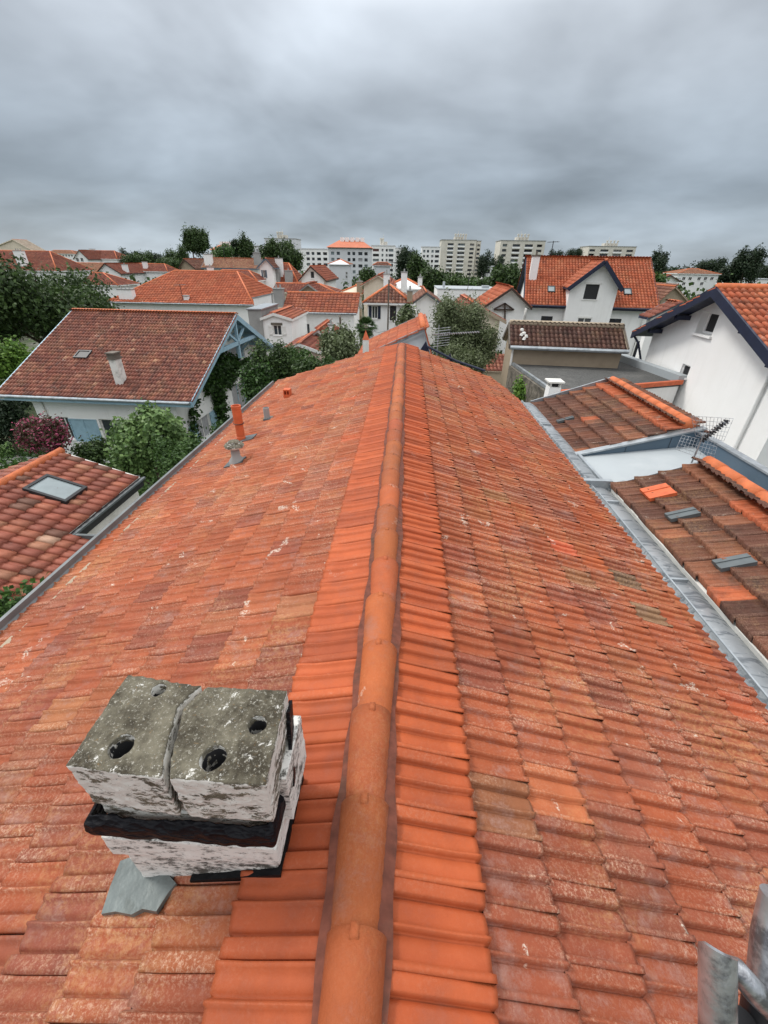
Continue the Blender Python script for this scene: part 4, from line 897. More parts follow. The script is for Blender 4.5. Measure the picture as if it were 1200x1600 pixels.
m = MB(); m.box(5.852, 8.79, -.13, -.062, sh.ze - .06, sh.ze - .01); m.box(0, 5.92, -.68, -.612, sh.ze - .22, sh.ze - .16); m.box(5.855, 5.92, -.66, -.14, sh.ze - .18, sh.ze - .02); m.build('gutter', M['zincdk'], sh.root)
m = MB(); m.box(0, 5.7, -.30, .13, 0, sh.ze - .40); m.build('wall_step', M['whitedirty'], sh.root)
# fine canopy over the side door
m = MB()
for x in (6.5, 6.7): m.bar((x, -.14 + .14, 1.9), (x, -.36, 2.05), .03, .03)
m.build('hook', M['dark'], sh.root)
sh.finish(); skylight(sh, (88, 768), .78, .98)
c = sh.slope_pt(88, 768)

lhA, lhB = pt(-7, 616, Z=-5.5), pt(298, 628, Z=-5.5)
lh = House('villa', 'low white villa with pale blue bargeboards and shutters under a weathered brown tiled roof', tuple(lhA), tuple(lhB), -5.5, slope=.45, W=12.96, wall='white', roof='tile_canal', pal='canal', style='canal', tw=.165, rh=.27, ov=.55, ovg=1.1, seed=71, trim='blue', capm='ridge', cat='villa')
lh.window('front', (96, 652, 112, 686), kind='frame'); lh.window('front', (113, 655, 156, 690), kind='blue', glass='blue', depth=.03, nm='closed_shutters'); lh.window('front', (160, 656, 196, 692)); lh.window('front', (215, 657, 250, 692), kind='frame')
lh.window('right', (308, 650, 331, 688), kind='frame', shut='blue', glass='curtain'); lh.window('right', (364, 596, 386, 652), kind='blue', glass='curtain', sill=False, nm='door'); lh.window('right', (352, 536, 382, 566), kind='blue', glass='curtain', bars=2, sill=False, nm='balcony_window')
lh.finish(); lh.fascia('blue', .30, .06, gutter='zinc')
m = MB(); L = lh.L; ry, zr = lh.ry, lh.zr; x = L - .12
def at_z(z): return ry * (z - lh.ze) / lh.rz
zz = zr - 1.35; y1 = at_z(zz)
m.bar((x, y1 + .1, zz - .1), (x, 2 * ry - y1 - .1, zz - .1), .14, .2); m.bar((x, ry, zz - .9), (x, ry, zr - .15), .14, .16)
for sg in (-1, 1):
    m.bar((x, ry, zz - .05), (x, ry + sg * 1.2, zr - .75), .1, .12); m.bar((x, ry + sg * 2.2, zz - .15), (x - .9, ry + sg * 2.4, zz - 1.0), .09, .11)
    for f_ in (.35, .62, .85):
        yy = ry + sg * ry * (1 - f_); zq = lh.sl(yy) - .28; m.bar((x, yy, zq), (x - 1.0, yy, zq), .12, .14); m.bar((x - .15, yy, zq), (x - .98, yy, zq - .8), .08, .1)
m.build('gable_truss', M['blue'], lh.root)
p = lh.slope_pt(190, 597); m = MB(); w_ = .34; m.box(p[0] - w_ / 2, p[0] + w_ / 2, p[1] - .22, p[1] + .22, p[2] - .3, p[2] + 1.05)
o = m.build('chimney', M['chimneypaint'], lh.roof, bevel=.02); m = MB(); m.box(p[0] - .21, p[0] + .21, p[1] - .27, p[1] + .27, p[2] + 1.052, p[2] + 1.11); m.box(p[0] - .18, p[0] + .18, p[1] - .22, p[1] + .22, p[2] + 1.112, p[2] + 1.28); m.box(p[0] - .21, p[0] + .21, p[1] - .27, p[1] + .27, p[2] + 1.282, p[2] + 1.34); m.build('chimney_cap', M['wood'], o)
skylight(lh, (131, 556), .7, .6, glass='dark')
m = MB(); zg = lh.ze; m.tube([(.15, -.12, zg - .1), (1.6, .5, zg - .45), (1.75, .5, zg - 2.9)], .05, 8); m.build('downpipe', M['frame'], lh.root)
# ivy on the gable: grows on the wall of the villa
iv = empty('climbing_vine', tuple(np.array([lhB[0], lhB[1] + 3, GZ])), 0, 'thick green vine climbing the blue-trimmed gable and its corner', 'vine')
bl = []; rg = random.Random(5)
def vineb(px_, r, face='right', off=.1):
    q = lh.onface(face, *px_); wld = np.array([lh.o[0], lh.o[1], lh.base]) + lh.ex * q[0] + lh.ey * q[1] + np.array([0, 0, q[2]]); n = lh.ex if face == 'right' else -lh.ey
    wld = wld + n * off - np.array(iv.location); bl.append((*wld, r * (.35 if face == 'right' else 1), r, r))
for px_, r in [((320, 598), .45), ((331, 580), .55), ((335, 610), .55), ((340, 635), .5), ((345, 660), .45), ((345, 575), .6), ((362, 572), .6), ((380, 575), .6), ((340, 560), .4), ((395, 570), .5), ((352, 590), .55), ((300, 628), .22), ((297, 645), .2), ((298, 665), .22), ((300, 685), .25), ((345, 682), .4)]: vineb(px_, r)
foliage('leaves', iv, bl, 16000, .085, 'ivy', 5, aspect=.8, shell=.6)
m = MB(); b0 = bl[4]; m.tube([(b0[0], b0[1], 0), (b0[0], b0[1], b0[2]), (bl[1][0], bl[1][1], bl[1][2])], .05, 6); m.build('stem', M['bark'], iv)

# lawn, path and garden at the left
m = MB(); gl = [pt(-80, 760, Z=GZ), pt(-80, 690, Z=GZ), pt(70, 690, Z=GZ), pt(230, 735, Z=GZ), pt(230, 800, Z=GZ), pt(0, 820, Z=GZ)]
m.poly([(p[0], p[1], GZ + .004) for p in gl]); o = m.build('lawn', simple('mown_grass', (.055, .105, .02), .95, .3, 3, dirt=(.03, .05, .015), dirtk=.6, bumpk=.8, bscale=60)); tag(o, kind='structure')
foliage('lawn_grass', None, [(np.mean([p[0] for p in gl]), np.mean([p[1] for p in gl]), GZ + .03, 8, 4, .03)], 14000, .09, 'mid', 77)
o = bpy.data.objects['lawn_grass']; tag(o, kind='stuff', label='short lawn grass beside the pink oleander', cat='grass')
m = MB(); pl = [pt(-40, 742, Z=GZ), pt(-40, 724, Z=GZ), pt(95, 692, Z=GZ), pt(110, 698, Z=GZ)]; m.poly([(p[0], p[1], GZ + .012) for p in pl]); tag(m.build('garden_path', M['greywall']), kind='structure')
m = MB()
for i, px_ in enumerate(((70, 703), (60, 722), (85, 716), (40, 735), (20, 752), (35, 722))): p = pt(*px_, Z=GZ); a = .35 + .1 * (i % 3); m.prism([(p[0] - a, p[1] - a * .6), (p[0] + a, p[1] - a * .5), (p[0] + a * .8, p[1] + a * .6), (p[0] - a * .9, p[1] + a * .5)], GZ + .01, GZ + .16)
tag(m.build('rockery', M['greywall']), 'flat grey stones edging the lawn beside the oleander', 'stones', kind='stuff')

def T(name, label, cat, px_, Yd, z0, z1, r, n, size, pal, seed, **kw):
    p = pt(*px_, Y=Yd); return tree(name, label, cat, p[0], p[1], z0, z1, r, n, size, pal, seed, **kw)
def bush(name, label, cat, px_, wpx, hpx, Yd, n, size, pal, seed, tr=0, asp=.55, nb=8, group=None, blobs=None, ryk=1.0, shell=.45):
    """px_ = picture centre of the crown, wpx/hpx its size in the picture, Yd its distance along +Y"""
    c = pt(*px_, Y=Yd); a = pt(px_[0] - wpx / 2, px_[1], Y=Yd); b = pt(px_[0] + wpx / 2, px_[1], Y=Yd); u = pt(px_[0], px_[1] - hpx / 2, Y=Yd); d = pt(px_[0], px_[1] + hpx / 2, Y=Yd)
    r = abs(b[0] - a[0]) / 2; h = (u[2] - d[2]); rg = random.Random(seed); z = c[2] - GZ
    t = empty(name, (c[0], c[1], GZ), 0, label, cat, group)
    bl = [(0, 0, z, r * .68, r * .68 * ryk, h * .36)]
    for i in range(nb):
        ph = rg.random() * 6.283; th = rg.uniform(-.9, .9); s = rg.uniform(.26, .42)
        bl.append((math.cos(ph) * r * .62 * math.sqrt(1 - th * th * .6), math.sin(ph) * r * .62 * ryk, z + th * h * .36, r * s, r * s * ryk, h * s * .95))
    foliage('crown', t, bl, n, size, pal, seed, shell=shell, aspect=asp)
    if z - h / 2 > -1 : trunk(t, 0, 0, -.1, max(.6, z - h * .15), tr or max(.04, r * .07), seed, 5, r * .7)
    return t
bush('oleander', 'round oleander covered in dark pink flowers in front of the villa', 'oleander', (72, 682), 86, 48, 15.2, 9000, .06, 'pink', 81, ryk=.8)
bush('maple', 'leafy light green shrub tree in front of the villa wall', 'tree', (232, 690), 108, 84, 13.6, 15000, .075, 'maple', 82, asp=.85)
bush('garden_shrub', 'bright green fine-leaved shrub against the left gutter', 'shrub', (284, 722), 92, 72, 11.8, 14000, .05, 'mid', 83)
bush('hedge', 'dark hedge standing in for garden and shadows at the left edge beneath the villa eave', 'hedge', (6, 660), 70, 62, 19.5, 9000, .08, 'pine', 80, ryk=.6)  # dark foliage added to fill in garden and shadows left of the villa
bush('hedge', 'darker leafy undergrowth between the bamboo and the villa corner', 'hedge', (14, 628), 70, 30, 23, 5000, .09, 'pine', 79, ryk=.6)
bush('hedge_shrub', 'dark shrub between the oleander and the leafy maple', 'shrub', (146, 708), 46, 34, 15.5, 5000, .07, 'dark', 84)
bush('low_plant', 'low leafy plants at the near corner of the little mottled roof', 'plant', (62, 745), 100, 40, 12.3, 7000, .06, 'mid', 85, ryk=.5)
bush('strip_shrub', 'shrub growing in the dark gap under the left gutter', 'shrub', (40, 975), 90, 90, 4.6, 4200, .06, 'mid', 86, ryk=.7)
bush('rose_bush', 'scraggly rose bush below the villa gable window', 'shrub', (352, 674), 36, 30, 15.6, 2600, .06, 'ivy', 87)
bush('laurel_tree', 'rounded dark green tree rising behind the far left gutter', 'tree', (430, 592), 76, 84, 18.5, 15000, .07, 'dark', 88, nb=10)
bush('laurel_tree', 'darker bushy tree between the villa gable and the rounded laurel', 'tree', (404, 612), 46, 70, 17.0, 9000, .07, 'ivy', 89)
bush('box_shrub', 'bright clipped shrub between the villa gable and the low pink gable', 'shrub', (466, 562), 40, 34, 25, 5000, .07, 'mid', 90)
bush('olive_shrub', 'grey-green bush left of the palm above the roof edge', 'tree', (528, 548), 64, 52, 19.5, 9000, .08, 'olive', 91)
bush('conifer_shrub', 'dark bush low behind the roof edge beneath the pink gable', 'shrub', (500, 578), 70, 30, 17.5, 5000, .07, 'dark', 92)
bush('garden_tree', 'big dark spreading tree at the left edge behind the villa', 'tree', (58, 484), 225, 112, 37, 34000, .16, 'dark', 93, tr=.3, nb=14)
bush('garden_tree', 'tall dark tree cut by the left edge of the picture', 'tree', (-12, 482), 80, 80, 42, 9000, .17, 'pine', 94, tr=.3)
bush('bamboo_clump', 'lighter green bamboo clump left of the villa roof', 'bamboo', (12, 560), 78, 70, 30, 7000, .13, 'lime', 95, tr=.1)
bush('olive_tree', 'wide silvery olive tree beyond the far right edge of the tiled roof', 'olive tree', (715, 522), 92, 92, 19, 20000, .062, 'olive', 96, tr=.16, nb=14, asp=.35)
bush('olive_tree', 'smaller olive crown spilling towards the tan lean-to wall', 'olive tree', (757, 545), 50, 70, 18.2, 6500, .06, 'olive', 97, tr=.1, asp=.35)
bush('olive_tree', 'low dense olive growth at the corner beside the aerial', 'olive tree', (722, 565), 74, 50, 16.5, 7500, .06, 'olive', 98, tr=.1, asp=.4)
bush('yellow_shrub', 'yellow-green shrub beside the stone wall right of the roof end', 'shrub', (824, 611), 36, 34, 13.6, 3800, .05, 'lime', 99)
def palm(label, px_, Yd, crown_px, seed, nfr=46, h_=None):
    c = pt(*px_, Y=Yd); t = empty('palm_tree', (c[0], c[1], GZ), 0, label, 'palm'); z = c[2] - GZ; R_ = crown_px / 749 * Yd / 2
    m = MB(); m.tube([(0, 0, -.1), (.05, 0, z * .5), (0, 0, z)], [.2, .17, .2], 10); m.build('trunk', M['bark'], t, smooth='all')
    rg = random.Random(seed); V, F, cc = [], [], []
    for i in range(nfr):
        a = rg.random() * 6.283; el = math.radians(rg.uniform(-50, 80)); L_ = R_ * rg.uniform(.75, 1.05); d = Vector((math.cos(a) * math.cos(el), math.sin(a) * math.cos(el), math.sin(el))); mid = Vector((0, 0, z)) + d * L_ * .5
        side = d.cross(Vector((0, 0, 1))).normalized(); up = side.cross(d)
        for k in range(17):       # the fan of leaflets
            ph = math.radians(-75 + 150 * k / 16); dd = (d * math.cos(ph) + side * math.sin(ph)).normalized(); tip = mid + dd * L_ * .55 + Vector((0, 0, -.12 * L_ * (1 + abs(math.sin(ph)))))
            w_ = up.cross(dd).normalized() * .022 * L_ * 1.6; b = len(V); q = mid + dd * L_ * .22; V += [tuple(mid), tuple(q + w_), tuple(tip), tuple(q - w_)]; F.append((b, b + 1, b + 2, b + 3)); cc.append(np.array([.045, .085, .025]) * rg.uniform(.6, 1.5))
    fastmesh('crown', np.array(V), np.array(F), M['leaf'], np.array(cc), t)
    return t
palm('fan palm with a wide crown left of the navy-shuttered house', (572, 512), 27, 44, 3, 60)
palm('slim palm with a shaggy trunk in front of the white gable house', (637, 484), 30, 24, 4, 40)
p = pt(637, 508, Y=30); t = bpy.data.objects['palm_tree.001']; foliage('dead_skirt', t, [(0, 0, p[2] - GZ + .2, .35, .35, .7)], 1500, .12, 'olive', 6)
palm('small low palm in the gap beside the olive shrub', (545, 530), 25, 30, 5, 36)
# ================================================================== right: stone-walled court, flat roof, big white gable, dormer house
XG = 8.0
rw = House('gable_house', 'big white rendered gable with navy eaves and an orange roof, cut by the right edge', (XG, 9.12, -1.99), (XG + 9, 9.12, -1.99), -1.99, slope=.43, W=7.1, wall='white', roof='tile_canal', pal='orange', style='canal2', tw=.185, rh=.28, ov=.45, ovg=.45, seed=101, trim='navy')
rw.window('left', (1091, 487, 1119, 524), kind='white', depth=.26, glass='dark', sill=True, bars=0); rw.window('left', (1063, 569, 1077, 589), kind='white', depth=.1, glass='dark', bars=0)
rw.window('left', (1068, 650, 1082, 658), kind='white', depth=.06, glass='dark', bars=0, sill=False)
rw.finish(); rw.fascia('navy', .24, .06, gutter='dark')
for k_, sg in ((.25, 1), (.6, 1), (.25, -1), (.6, -1)):
    m = MB(); yy = rw.ry + sg * rw.ry * (1 - k_) ; z_ = rw.sl(yy) - .22; m.bar((.04, yy, z_), (.46, yy, z_), .14, .12); m.build('rafter_end', M['navy'], rw.root)
q0, q1 = rw.onface('left', 1203, 592), rw.onface('left', 1150, 702); m = MB(); m.tube([tuple(q0 + [-.06, 0, 1.0]), tuple(q1 + [-.06, q0[1] - q1[1], -1])], .042, 10); m.build('downpipe', M['white'], rw.root, smooth=True)
m = MB(); m.tube([(-.0, rw.W - .1, rw.ze - .1), (.1, rw.W - .35, rw.ze - .3), (.35, rw.W - .42, rw.ze - .9)], .035, 8); m.build('gutter_elbow', M['navy'], rw.root, smooth=True)
# flat bitumen roof with the tan-walled lean-to behind it
zf = pt(1065, 597, X=XG + .4)[2]
F_ = [pt(*q, Z=zf) for q in ((801, 569), (867, 615), (1065, 598), (948, 555))]
c = np.mean(F_, 0); t = empty('flat_roof_outbuilding', (c[0], c[1], GZ), 0, 'low outbuilding with a dark gravelled flat roof and white parapet beside the big white gable', 'outbuilding'); L_ = (-c[0], -c[1], 9)
pol = [(p[0], p[1]) for p in (F_[0], F_[1], F_[2], F_[3])]
cs = np.array(pol); ce = cs.mean(0); ins = [tuple(ce + (p - ce) * .985) for p in cs]
F2 = [(F_[0][0], F_[0][1]), (F_[1][0] + .3, F_[1][1] - 1.6), (F_[2][0], F_[2][1]), (F_[3][0], F_[3][1])]
m = MB(); m.prism(ins, GZ, zf - .10); m.build('wall', M['white'], t, loc=L_)
m = MB(); m.prism(pol, zf - .098, zf); m.build('roof', M['gravel'], t, loc=L_)
m = MB(); a, b = Vector((*F_[3][:2], zf + .1)), Vector((*F_[2][:2], zf + .1)); m.bar(a, b, .28, .22); m.build('parapet', M['flatwhite'], t, loc=L_)
m = MB(); a, b = Vector((*F_[1][:2], zf + .02)), Vector((*F_[2][:2], zf + .02)); m.bar(a, b, .1, .12); m.build('verge_tiles', M['terracotta'], t, loc=L_)
m = MB(); a, b = Vector((*F_[0][:2], zf + .02)), Vector((*F_[1][:2], zf + .02)); m.bar(a, b, .09, .09); m.build('gutter', M['zinc'], t, loc=L_)
def stone_mat():
    m_, nt, bs = nodes('mossy_stone_wall'); v = nt.nodes.new('ShaderNodeTexVoronoi'); v.inputs['Scale'].default_value = 4; v.feature = 'DISTANCE_TO_EDGE'
    c_ = mixc(nt, ramp(nt, noise(nt, 3, 6, .7), .35, .65), (.06, .055, .04), (.24, .21, .17)); c_ = mixc(nt, ramp(nt, v.outputs[0], .0, .06, .7, 0), c_, (.04, .035, .03)); nt.links.new(c_, bs.inputs['Base Color']); bs.inputs['Roughness'].default_value = .95; bump(nt, bs, noise(nt, 12, 6), .8, .04); return m_
M['stone'] = stone_mat()
m = MB(); a = F_[0]; b = F_[1]; m.prism([(a[0] - .12, a[1]), (b[0] - .12, b[1] - .1), (b[0] + .0, b[1] - .1), (a[0] - .005, a[1])], GZ, zf - .04); m.build('stone_wall', M['stone'], t, loc=L_)
# brown lean-to roof above tan wall
YF = F_[0][1]; zl = pt(797, 540, Y=YF - .1)[2]; print('flat', zf, zl, F_)
lA, lB = pt(797, 540, Z=zl), pt(981, 547, Z=zl)
le = House('lean_to', 'narrow dark brown tiled roof on a tan wall, in front of the orange dormered house', tuple(lA), tuple(lB), zl, slope=.6, Cx=(972, 511), Dx=(796, 506), wall='tan', roof='tile_brown', pal='choc', style='canal2', tw=.15, rh=.21, ov=.15, ovg=.1, seed=105, capm='tan', hipl=0, hipr=0, cat='lean-to', back=True).finish()
le.fascia('wood', .15, .04, gutter='zinc')
m = MB(); p = le.slope_pt(818, 524); 
for i, (dx, dy) in enumerate(((0, 0), (-.1, .25), (.12, -.2), (.0, -.38), (-.15, -.1))): m.lathe([(0, .09), (.05 - .005 * i, .08), (.07 - .008 * i, .05), (.07, .0)], (p[0] + dx * .6, p[1] + dy * .6, p[2] + dy * .36 + .03), 7)
m.build('mortar_patch', M['whitedirty'], le.roof)
m = MB(); m.tube([(.1, -.05, le.ze - .1), (.12, .05, le.ze - .25), (.14, .1, le.ze - .95)], .035, 8); m.build('downpipe', M['frame'], le.root)
# tan gable wall left of it, and paved court
q0 = pt(800, 640, Z=GZ + 3)
m = MB(); m.poly([tuple(p) for p in (pt(755, 575, Z=GZ + 2.5), pt(800, 640, Z=GZ + 2.5), pt(870, 640, Z=GZ + 2.5), pt(820, 570, Z=GZ + 2.5))]); o = m.build('paved_court', M['greywall']); tag(o, kind='structure')
m = MB()  # low shed roof with red tiles glimpsed in the court
p = pt(775, 575, Z=-5.3); t = empty('shed', (p[0], p[1], GZ), 0, 'low shed with a small red tiled roof, between the olive and the tan wall', 'shed')
m.box(-.9, .7, .1, 1.3, 0, 3.5); m.build('wall', M['tan'], t); m = MB(); m.add([(-1, 0, 3.52), (.8, 0, 3.52), (.8, 1.5, 4.1), (-1, 1.5, 4.1), (-1, 0, 3.45), (.8, 0, 3.45), (.8, 1.5, 4.03), (-1, 1.5, 4.03)], [(0, 1, 2, 3), (7, 6, 5, 4), (0, 4, 5, 1), (1, 5, 6, 2), (2, 6, 7, 3), (3, 7, 4, 0)]); r = m.build('roof', M['tan'], t)
tiles('tile_slope', r, (-1, 0, 3.53), (1, 0, 0), (0, .932, .36), 1.8, 1.6, .23, .36, 'canal2', M['tile_canal'], 'red', seed=8)
p = pt(858, 622, Y=11.2); t = empty('white_chimney', (p[0] + .05, p[1], -5), 0, 'small white chimney with a flat slab hood beside the dark gravel roof', 'chimney')
zt = pt(858, 603, Y=11.2)[2] + 5; m = MB(); m.box(-.15, .15, -.15, .15, 0, zt); m.build('shaft', M['white'], t); m = MB(); m.box(-.2, .2, -.2, .2, zt + .11, zt + .15); 
for sx in (-1, 1):
    for sy in (-1, 1): m.box(sx * .12 - .02, sx * .12 + .02, sy * .12 - .02, sy * .12 + .02, zt + .002, zt + .108)
m.build('hood', M['whitedirty'], t); m = MB(); m.box(-.09, .09, -.09, .09, zt + .002, zt + .07); m.build('flue', M['dark'], t)
# dormer house
dh = House('dormer_house', 'white house with a bright orange roof, central navy-edged wall dormer and tall white chimney', pt(819, 476, Z=-2.9), pt(1029, 483, Z=-2.9), -2.9, slope=.6, Cx=(1018, 406.5), Dx=(818, 400.5), wall='white', roof='tile_canal', pal='orange', style='canal2', tw=.25, rh=.35, ov=.45, ovg=.35, seed=111, trim='navy', hipl=0, hipr=0, cat='house')
for bx_ in ((845, 494, 863, 506), (951, 498, 970, 511), (988, 533, 1003, 562)): dh.window('front', bx_, glass='dark' if bx_[0] != 904 else 'glass', kind='frame' if bx_[0] == 904 else 'navy')
dh.finish(); dh.fascia('navy', .26, .07, gutter='navy')
chimney(dh, '', (832, 434), w_=.62, d=.7, h=1.6, pots=1, capm='wood'); skylight(dh, (861, 453), .62, .8); skylight(dh, (980, 457), .62, .8)
pl, pr, ap = dh.onface('front', 884, 449), dh.onface('front', 967, 451), dh.onface('front', 940, 408)
yf = -.28; dm = MB(); zb_ = 0.0; ax0, ax1 = pl[0] + .25, pr[0] - .25
def rz_(x): return ap[2] - abs(x - ap[0]) * ((ap[2] - pl[2]) / (ap[0] - pl[0]) if x < ap[0] else (ap[2] - pr[2]) / (pr[0] - ap[0])) - .15
pg = [(ax0, zb_), (ax1, zb_), (ax1, rz_(ax1)), (ap[0], ap[2] - .15), (ax0, rz_(ax0))]
dm.add([(x, yf, z) for x, z in pg] + [(x, yf + 4.2, z) for x, z in pg], [(0, 1, 2, 3, 4), (9, 8, 7, 6, 5)] + [(i, 5 + i, 5 + (i + 1) % 5, (i + 1) % 5) for i in range(5)])
dob = dm.build('dormer', M['white'], dh.root)
dm = MB(); y0_, y1_ = yf - .5, yf + 4.4
for (xa, za) in ((pl[0], pl[2]), (pr[0], pr[2])):
    v = [(xa, y0_, za), (ap[0], y0_, ap[2]), (ap[0], y1_, ap[2]), (xa, y1_, za)]; dm.add(v + [(x, y, z - .12) for x, y, z in v], [(0, 1, 2, 3), (7, 6, 5, 4), (0, 4, 5, 1), (1, 5, 6, 2), (2, 6, 7, 3), (3, 7, 4, 0)])
dr = dm.build('dormer_roof', M['navy'], dob)
for (q, sg, sd) in ((pl, 1, 1), (pr, -1, 2)):
    d = np.array([ap[0] - q[0], 0, ap[2] - q[2]]); k = np.linalg.norm(d); tiles('tile_slope', dr, (q[0], y0_, q[2]), (0, 1, 0), d / k, 4.8, k, .25, .35, 'canal2', M['tile_canal'], 'orange', seed=sd)
dm = MB()
for q in (pl, pr): dm.bar((q[0], y0_ - .04, q[2] - .1), (ap[0], y0_ - .04, ap[2] - .06), .07, .30, up=(0, 0, 1))
dm.build('bargeboard', M['navy'], dr)
wl_ = [dh.loc(hit(np.array([dh.o[0], dh.o[1], 0]) + dh.ey * yf, dh.ey, *q)) for q in ((916, 444), (932, 468))]
x0_, x1_, z1_, z0_ = wl_[0][0], wl_[1][0], wl_[0][2], wl_[1][2]
w2_ = [dh.loc(hit(np.array([dh.o[0], dh.o[1], 0]) + dh.ey * yf, dh.ey, *q)) for q in ((904, 497), (921, 510))]; cx0, cx1, cz1, cz0 = w2_[0][0], w2_[1][0], w2_[0][2], w2_[1][2]
cut(dob, [(x0_, x1_, yf - .2, yf + .15, z0_, z1_), (cx0, cx1, yf - .2, yf + .15, cz0, cz1)])
m = MB(); m.box(cx0 + .003, cx1 - .003, yf + .12, yf + .14, cz0 + .003, cz1 - .003); fr = m.build('window', M['glass'], dob); m = MB(); xm = (cx0 + cx1) / 2; m.box(xm - .05, xm + .05, yf + .09, yf + .118, cz0, cz1); m.box(cx0 - .07, cx1 + .07, yf - .04, yf - .003, cz1 + .003, cz1 + .14); m.build('surround', M['frame'], fr); m = MB(); m.box(x0_ + .003, x1_ - .003, yf + .12, yf + .14, z0_ + .003, z1_ - .003); fr = m.build('dormer_window', M['dark'], dob)
m = MB(); m.box(x0_ - .08, x1_ + .08, yf - .06, yf + .1, z0_ - .08, z0_ - .003); m.box(x0_ - .12, x1_ + .12, yf - .03, yf - .003, z1_ + .003, z1_ + .14); m.build('surround', M['frame'], fr)
q0 = dh.onface('front', 1009, 486); m = MB(); m.tube([(q0[0], dh.wy0 - .08, dh.ze - .2), (q0[0] - .1, dh.wy0 - .08, 0.2)], .06, 8); m.build('downpipe', M['frame'], dh.root)
bl_ = House('porch_roof_house', 'small building with blue-black eaves squeezed between the dormered house and the big white gable', pt(1012, 496, Y=27), pt(1104, 496, Y=27), pt(1012, 496, Y=27)[2], apex=(1060, 473), L=1.0, wall='white', roof='tile_canal', pal='red', style='canal2', seed=112, trim='navy').finish(); bl_.fascia('bluegrey', .2)

# ================================================================== middle distance houses
def Hh(name, label, A, B, D, dy=0, **kw):
    a, b = pt(*A, Y=D), pt(*B, Y=D + dy); z = (a[2] + b[2]) / 2; kw.setdefault('seed', int(A[0] * 7 + A[1]) % 997)
    wins = kw.pop('win', []); chs = kw.pop('ch', []); fa = kw.pop('fa', None); gu = kw.pop('gu', None)
    h = House(name, label, (a[0], a[1], z), (b[0], b[1], z), z, **kw)
    for w_ in wins: h.window(w_[0], w_[1], **(w_[2] if len(w_) > 2 else {}))
    h.finish()
    for c_ in chs: chimney(h, '', c_[0], **(c_[1] if len(c_) > 1 else {}))
    if fa or gu: h.fascia(fa or 'zinc', .2, .05, gutter=gu, faces=('left', 'right', 'front') if fa else ('front',))
    return h
DK = dict(kind='frame', glass='dark')
Hh('hip_roof_house', 'long white house under a wide bright orange hipped roof behind the blue-trimmed villa', (166, 469), (397, 479), 52, 0, slope=.42, Cx=(363, 426), Dx=(214, 421), hipl=5.2, hipr=4.0, pal='orange', style='far', tw=.36, rh=.42, wall='white', gu='zinc',
   win=[('front', (236, 487, 244, 494), DK), ('front', (272, 487, 281, 494), DK), ('front', (322, 489, 330, 495), DK)], ch=[((200, 466), dict(w_=1.6, d=.8, h=.9, pots=3)), ((292, 468), dict(w_=.5, d=.5, h=.35, pots=0))])
h = Hh('long_roof_house', 'white house with a long orange roof and tall plain wall, centre left', (440, 486), (557, 491), 43, 0, slope=.5, Cx=(562, 459), Dx=(434, 457), hipl=0, hipr=0, pal='orange2', style='far', tw=.36, rh=.42, wall='white', ov=.3, gu='zinc', win=[('front', (478, 506, 484, 525), dict(kind='frame', glass='glass', bars=0))], ch=[((437, 470), dict(w_=.9, d=.7, h=1.0, pots=2, mat='greywall'))])
w1 = Hh('shuttered_annex', 'small white block with white shutters and a shallow gable, left of the long orange roof', (406, 497), (456, 500), 36, 0, apex=(427, 490), L=6, pal='orange2', style='far', ov=.1, ovg=.15, fa='frame', wall='white', win=[('left', (427, 508, 440, 524), dict(kind='frame', shut='frame', lintel='wood', bars=1))])
m = MB(); q = pt(402, 492, Y=45); q2 = pt(430, 492, Y=45); t = empty('chimney_block', ((q[0] + q2[0]) / 2, 45, GZ), 0, 'white tapered chimney block between the two orange roofs', 'chimney'); zt = pt(410, 459, Y=45)[2] - GZ
hw = (q2[0] - q[0]) / 2; m.add([(-hw * .8, -.6, 0), (hw * .6, -.6, 0), (hw * .6, .6, 0), (-hw * .8, .6, 0), (-hw, -.6, zt - .4), (hw, -.6, zt), (hw, .6, zt), (-hw, .6, zt - .4)], [(3, 2, 1, 0), (4, 5, 6, 7), (0, 1, 5, 4), (1, 2, 6, 5), (2, 3, 7, 6), (3, 0, 4, 7)]); m.build('shaft', M['white'], t)
m = MB(); m.bar((-hw - .1, 0, zt - .36), (hw + .1, 0, zt + .06), 1.3, .1); m.build('coping', M['zinc'], t)
a, b = pt(367, 500, Y=33), pt(408, 482, Y=42); t = empty('grey_shed', (a[0], 36, GZ), 0, 'grey cement block with a sloping flat top behind the villa gable', 'shed'); x0, x1 = a[0], pt(408, 490, Y=36)[0]; zt = pt(380, 484, Y=36)[2] - GZ
m = MB(); m.box(0, x1 - x0, 0, 5, 0, zt); m.build('wall', M['greywall'], t); m = MB(); m.box(-.1, x1 - x0 + .1, -.1, 5.1, zt + .002, zt + .1); m.build('roof', M['zinc'], t)
Hh('cottage', 'low pale cottage gable with white verge and dark orange roof beneath the long white wall', (475, 531), (520, 536), 33, 0, apex=(496, 516), L=5.5, pal='orange2', style='canal2', tw=.3, rh=.4, wall='whitedirty', fa='frame', ch=[((518, 528), dict(w_=.35, d=.35, h=.9, pots=1, mat='white'))])
Hh('cottage', 'low pink-walled gable with a shallow dark roof, nearest the bushes', (438, 545), (500, 553), 29, 0, apex=(465, 537), L=5, pal='red', style='canal2', tw=.3, rh=.4, wall='pinkish', fa='frame')
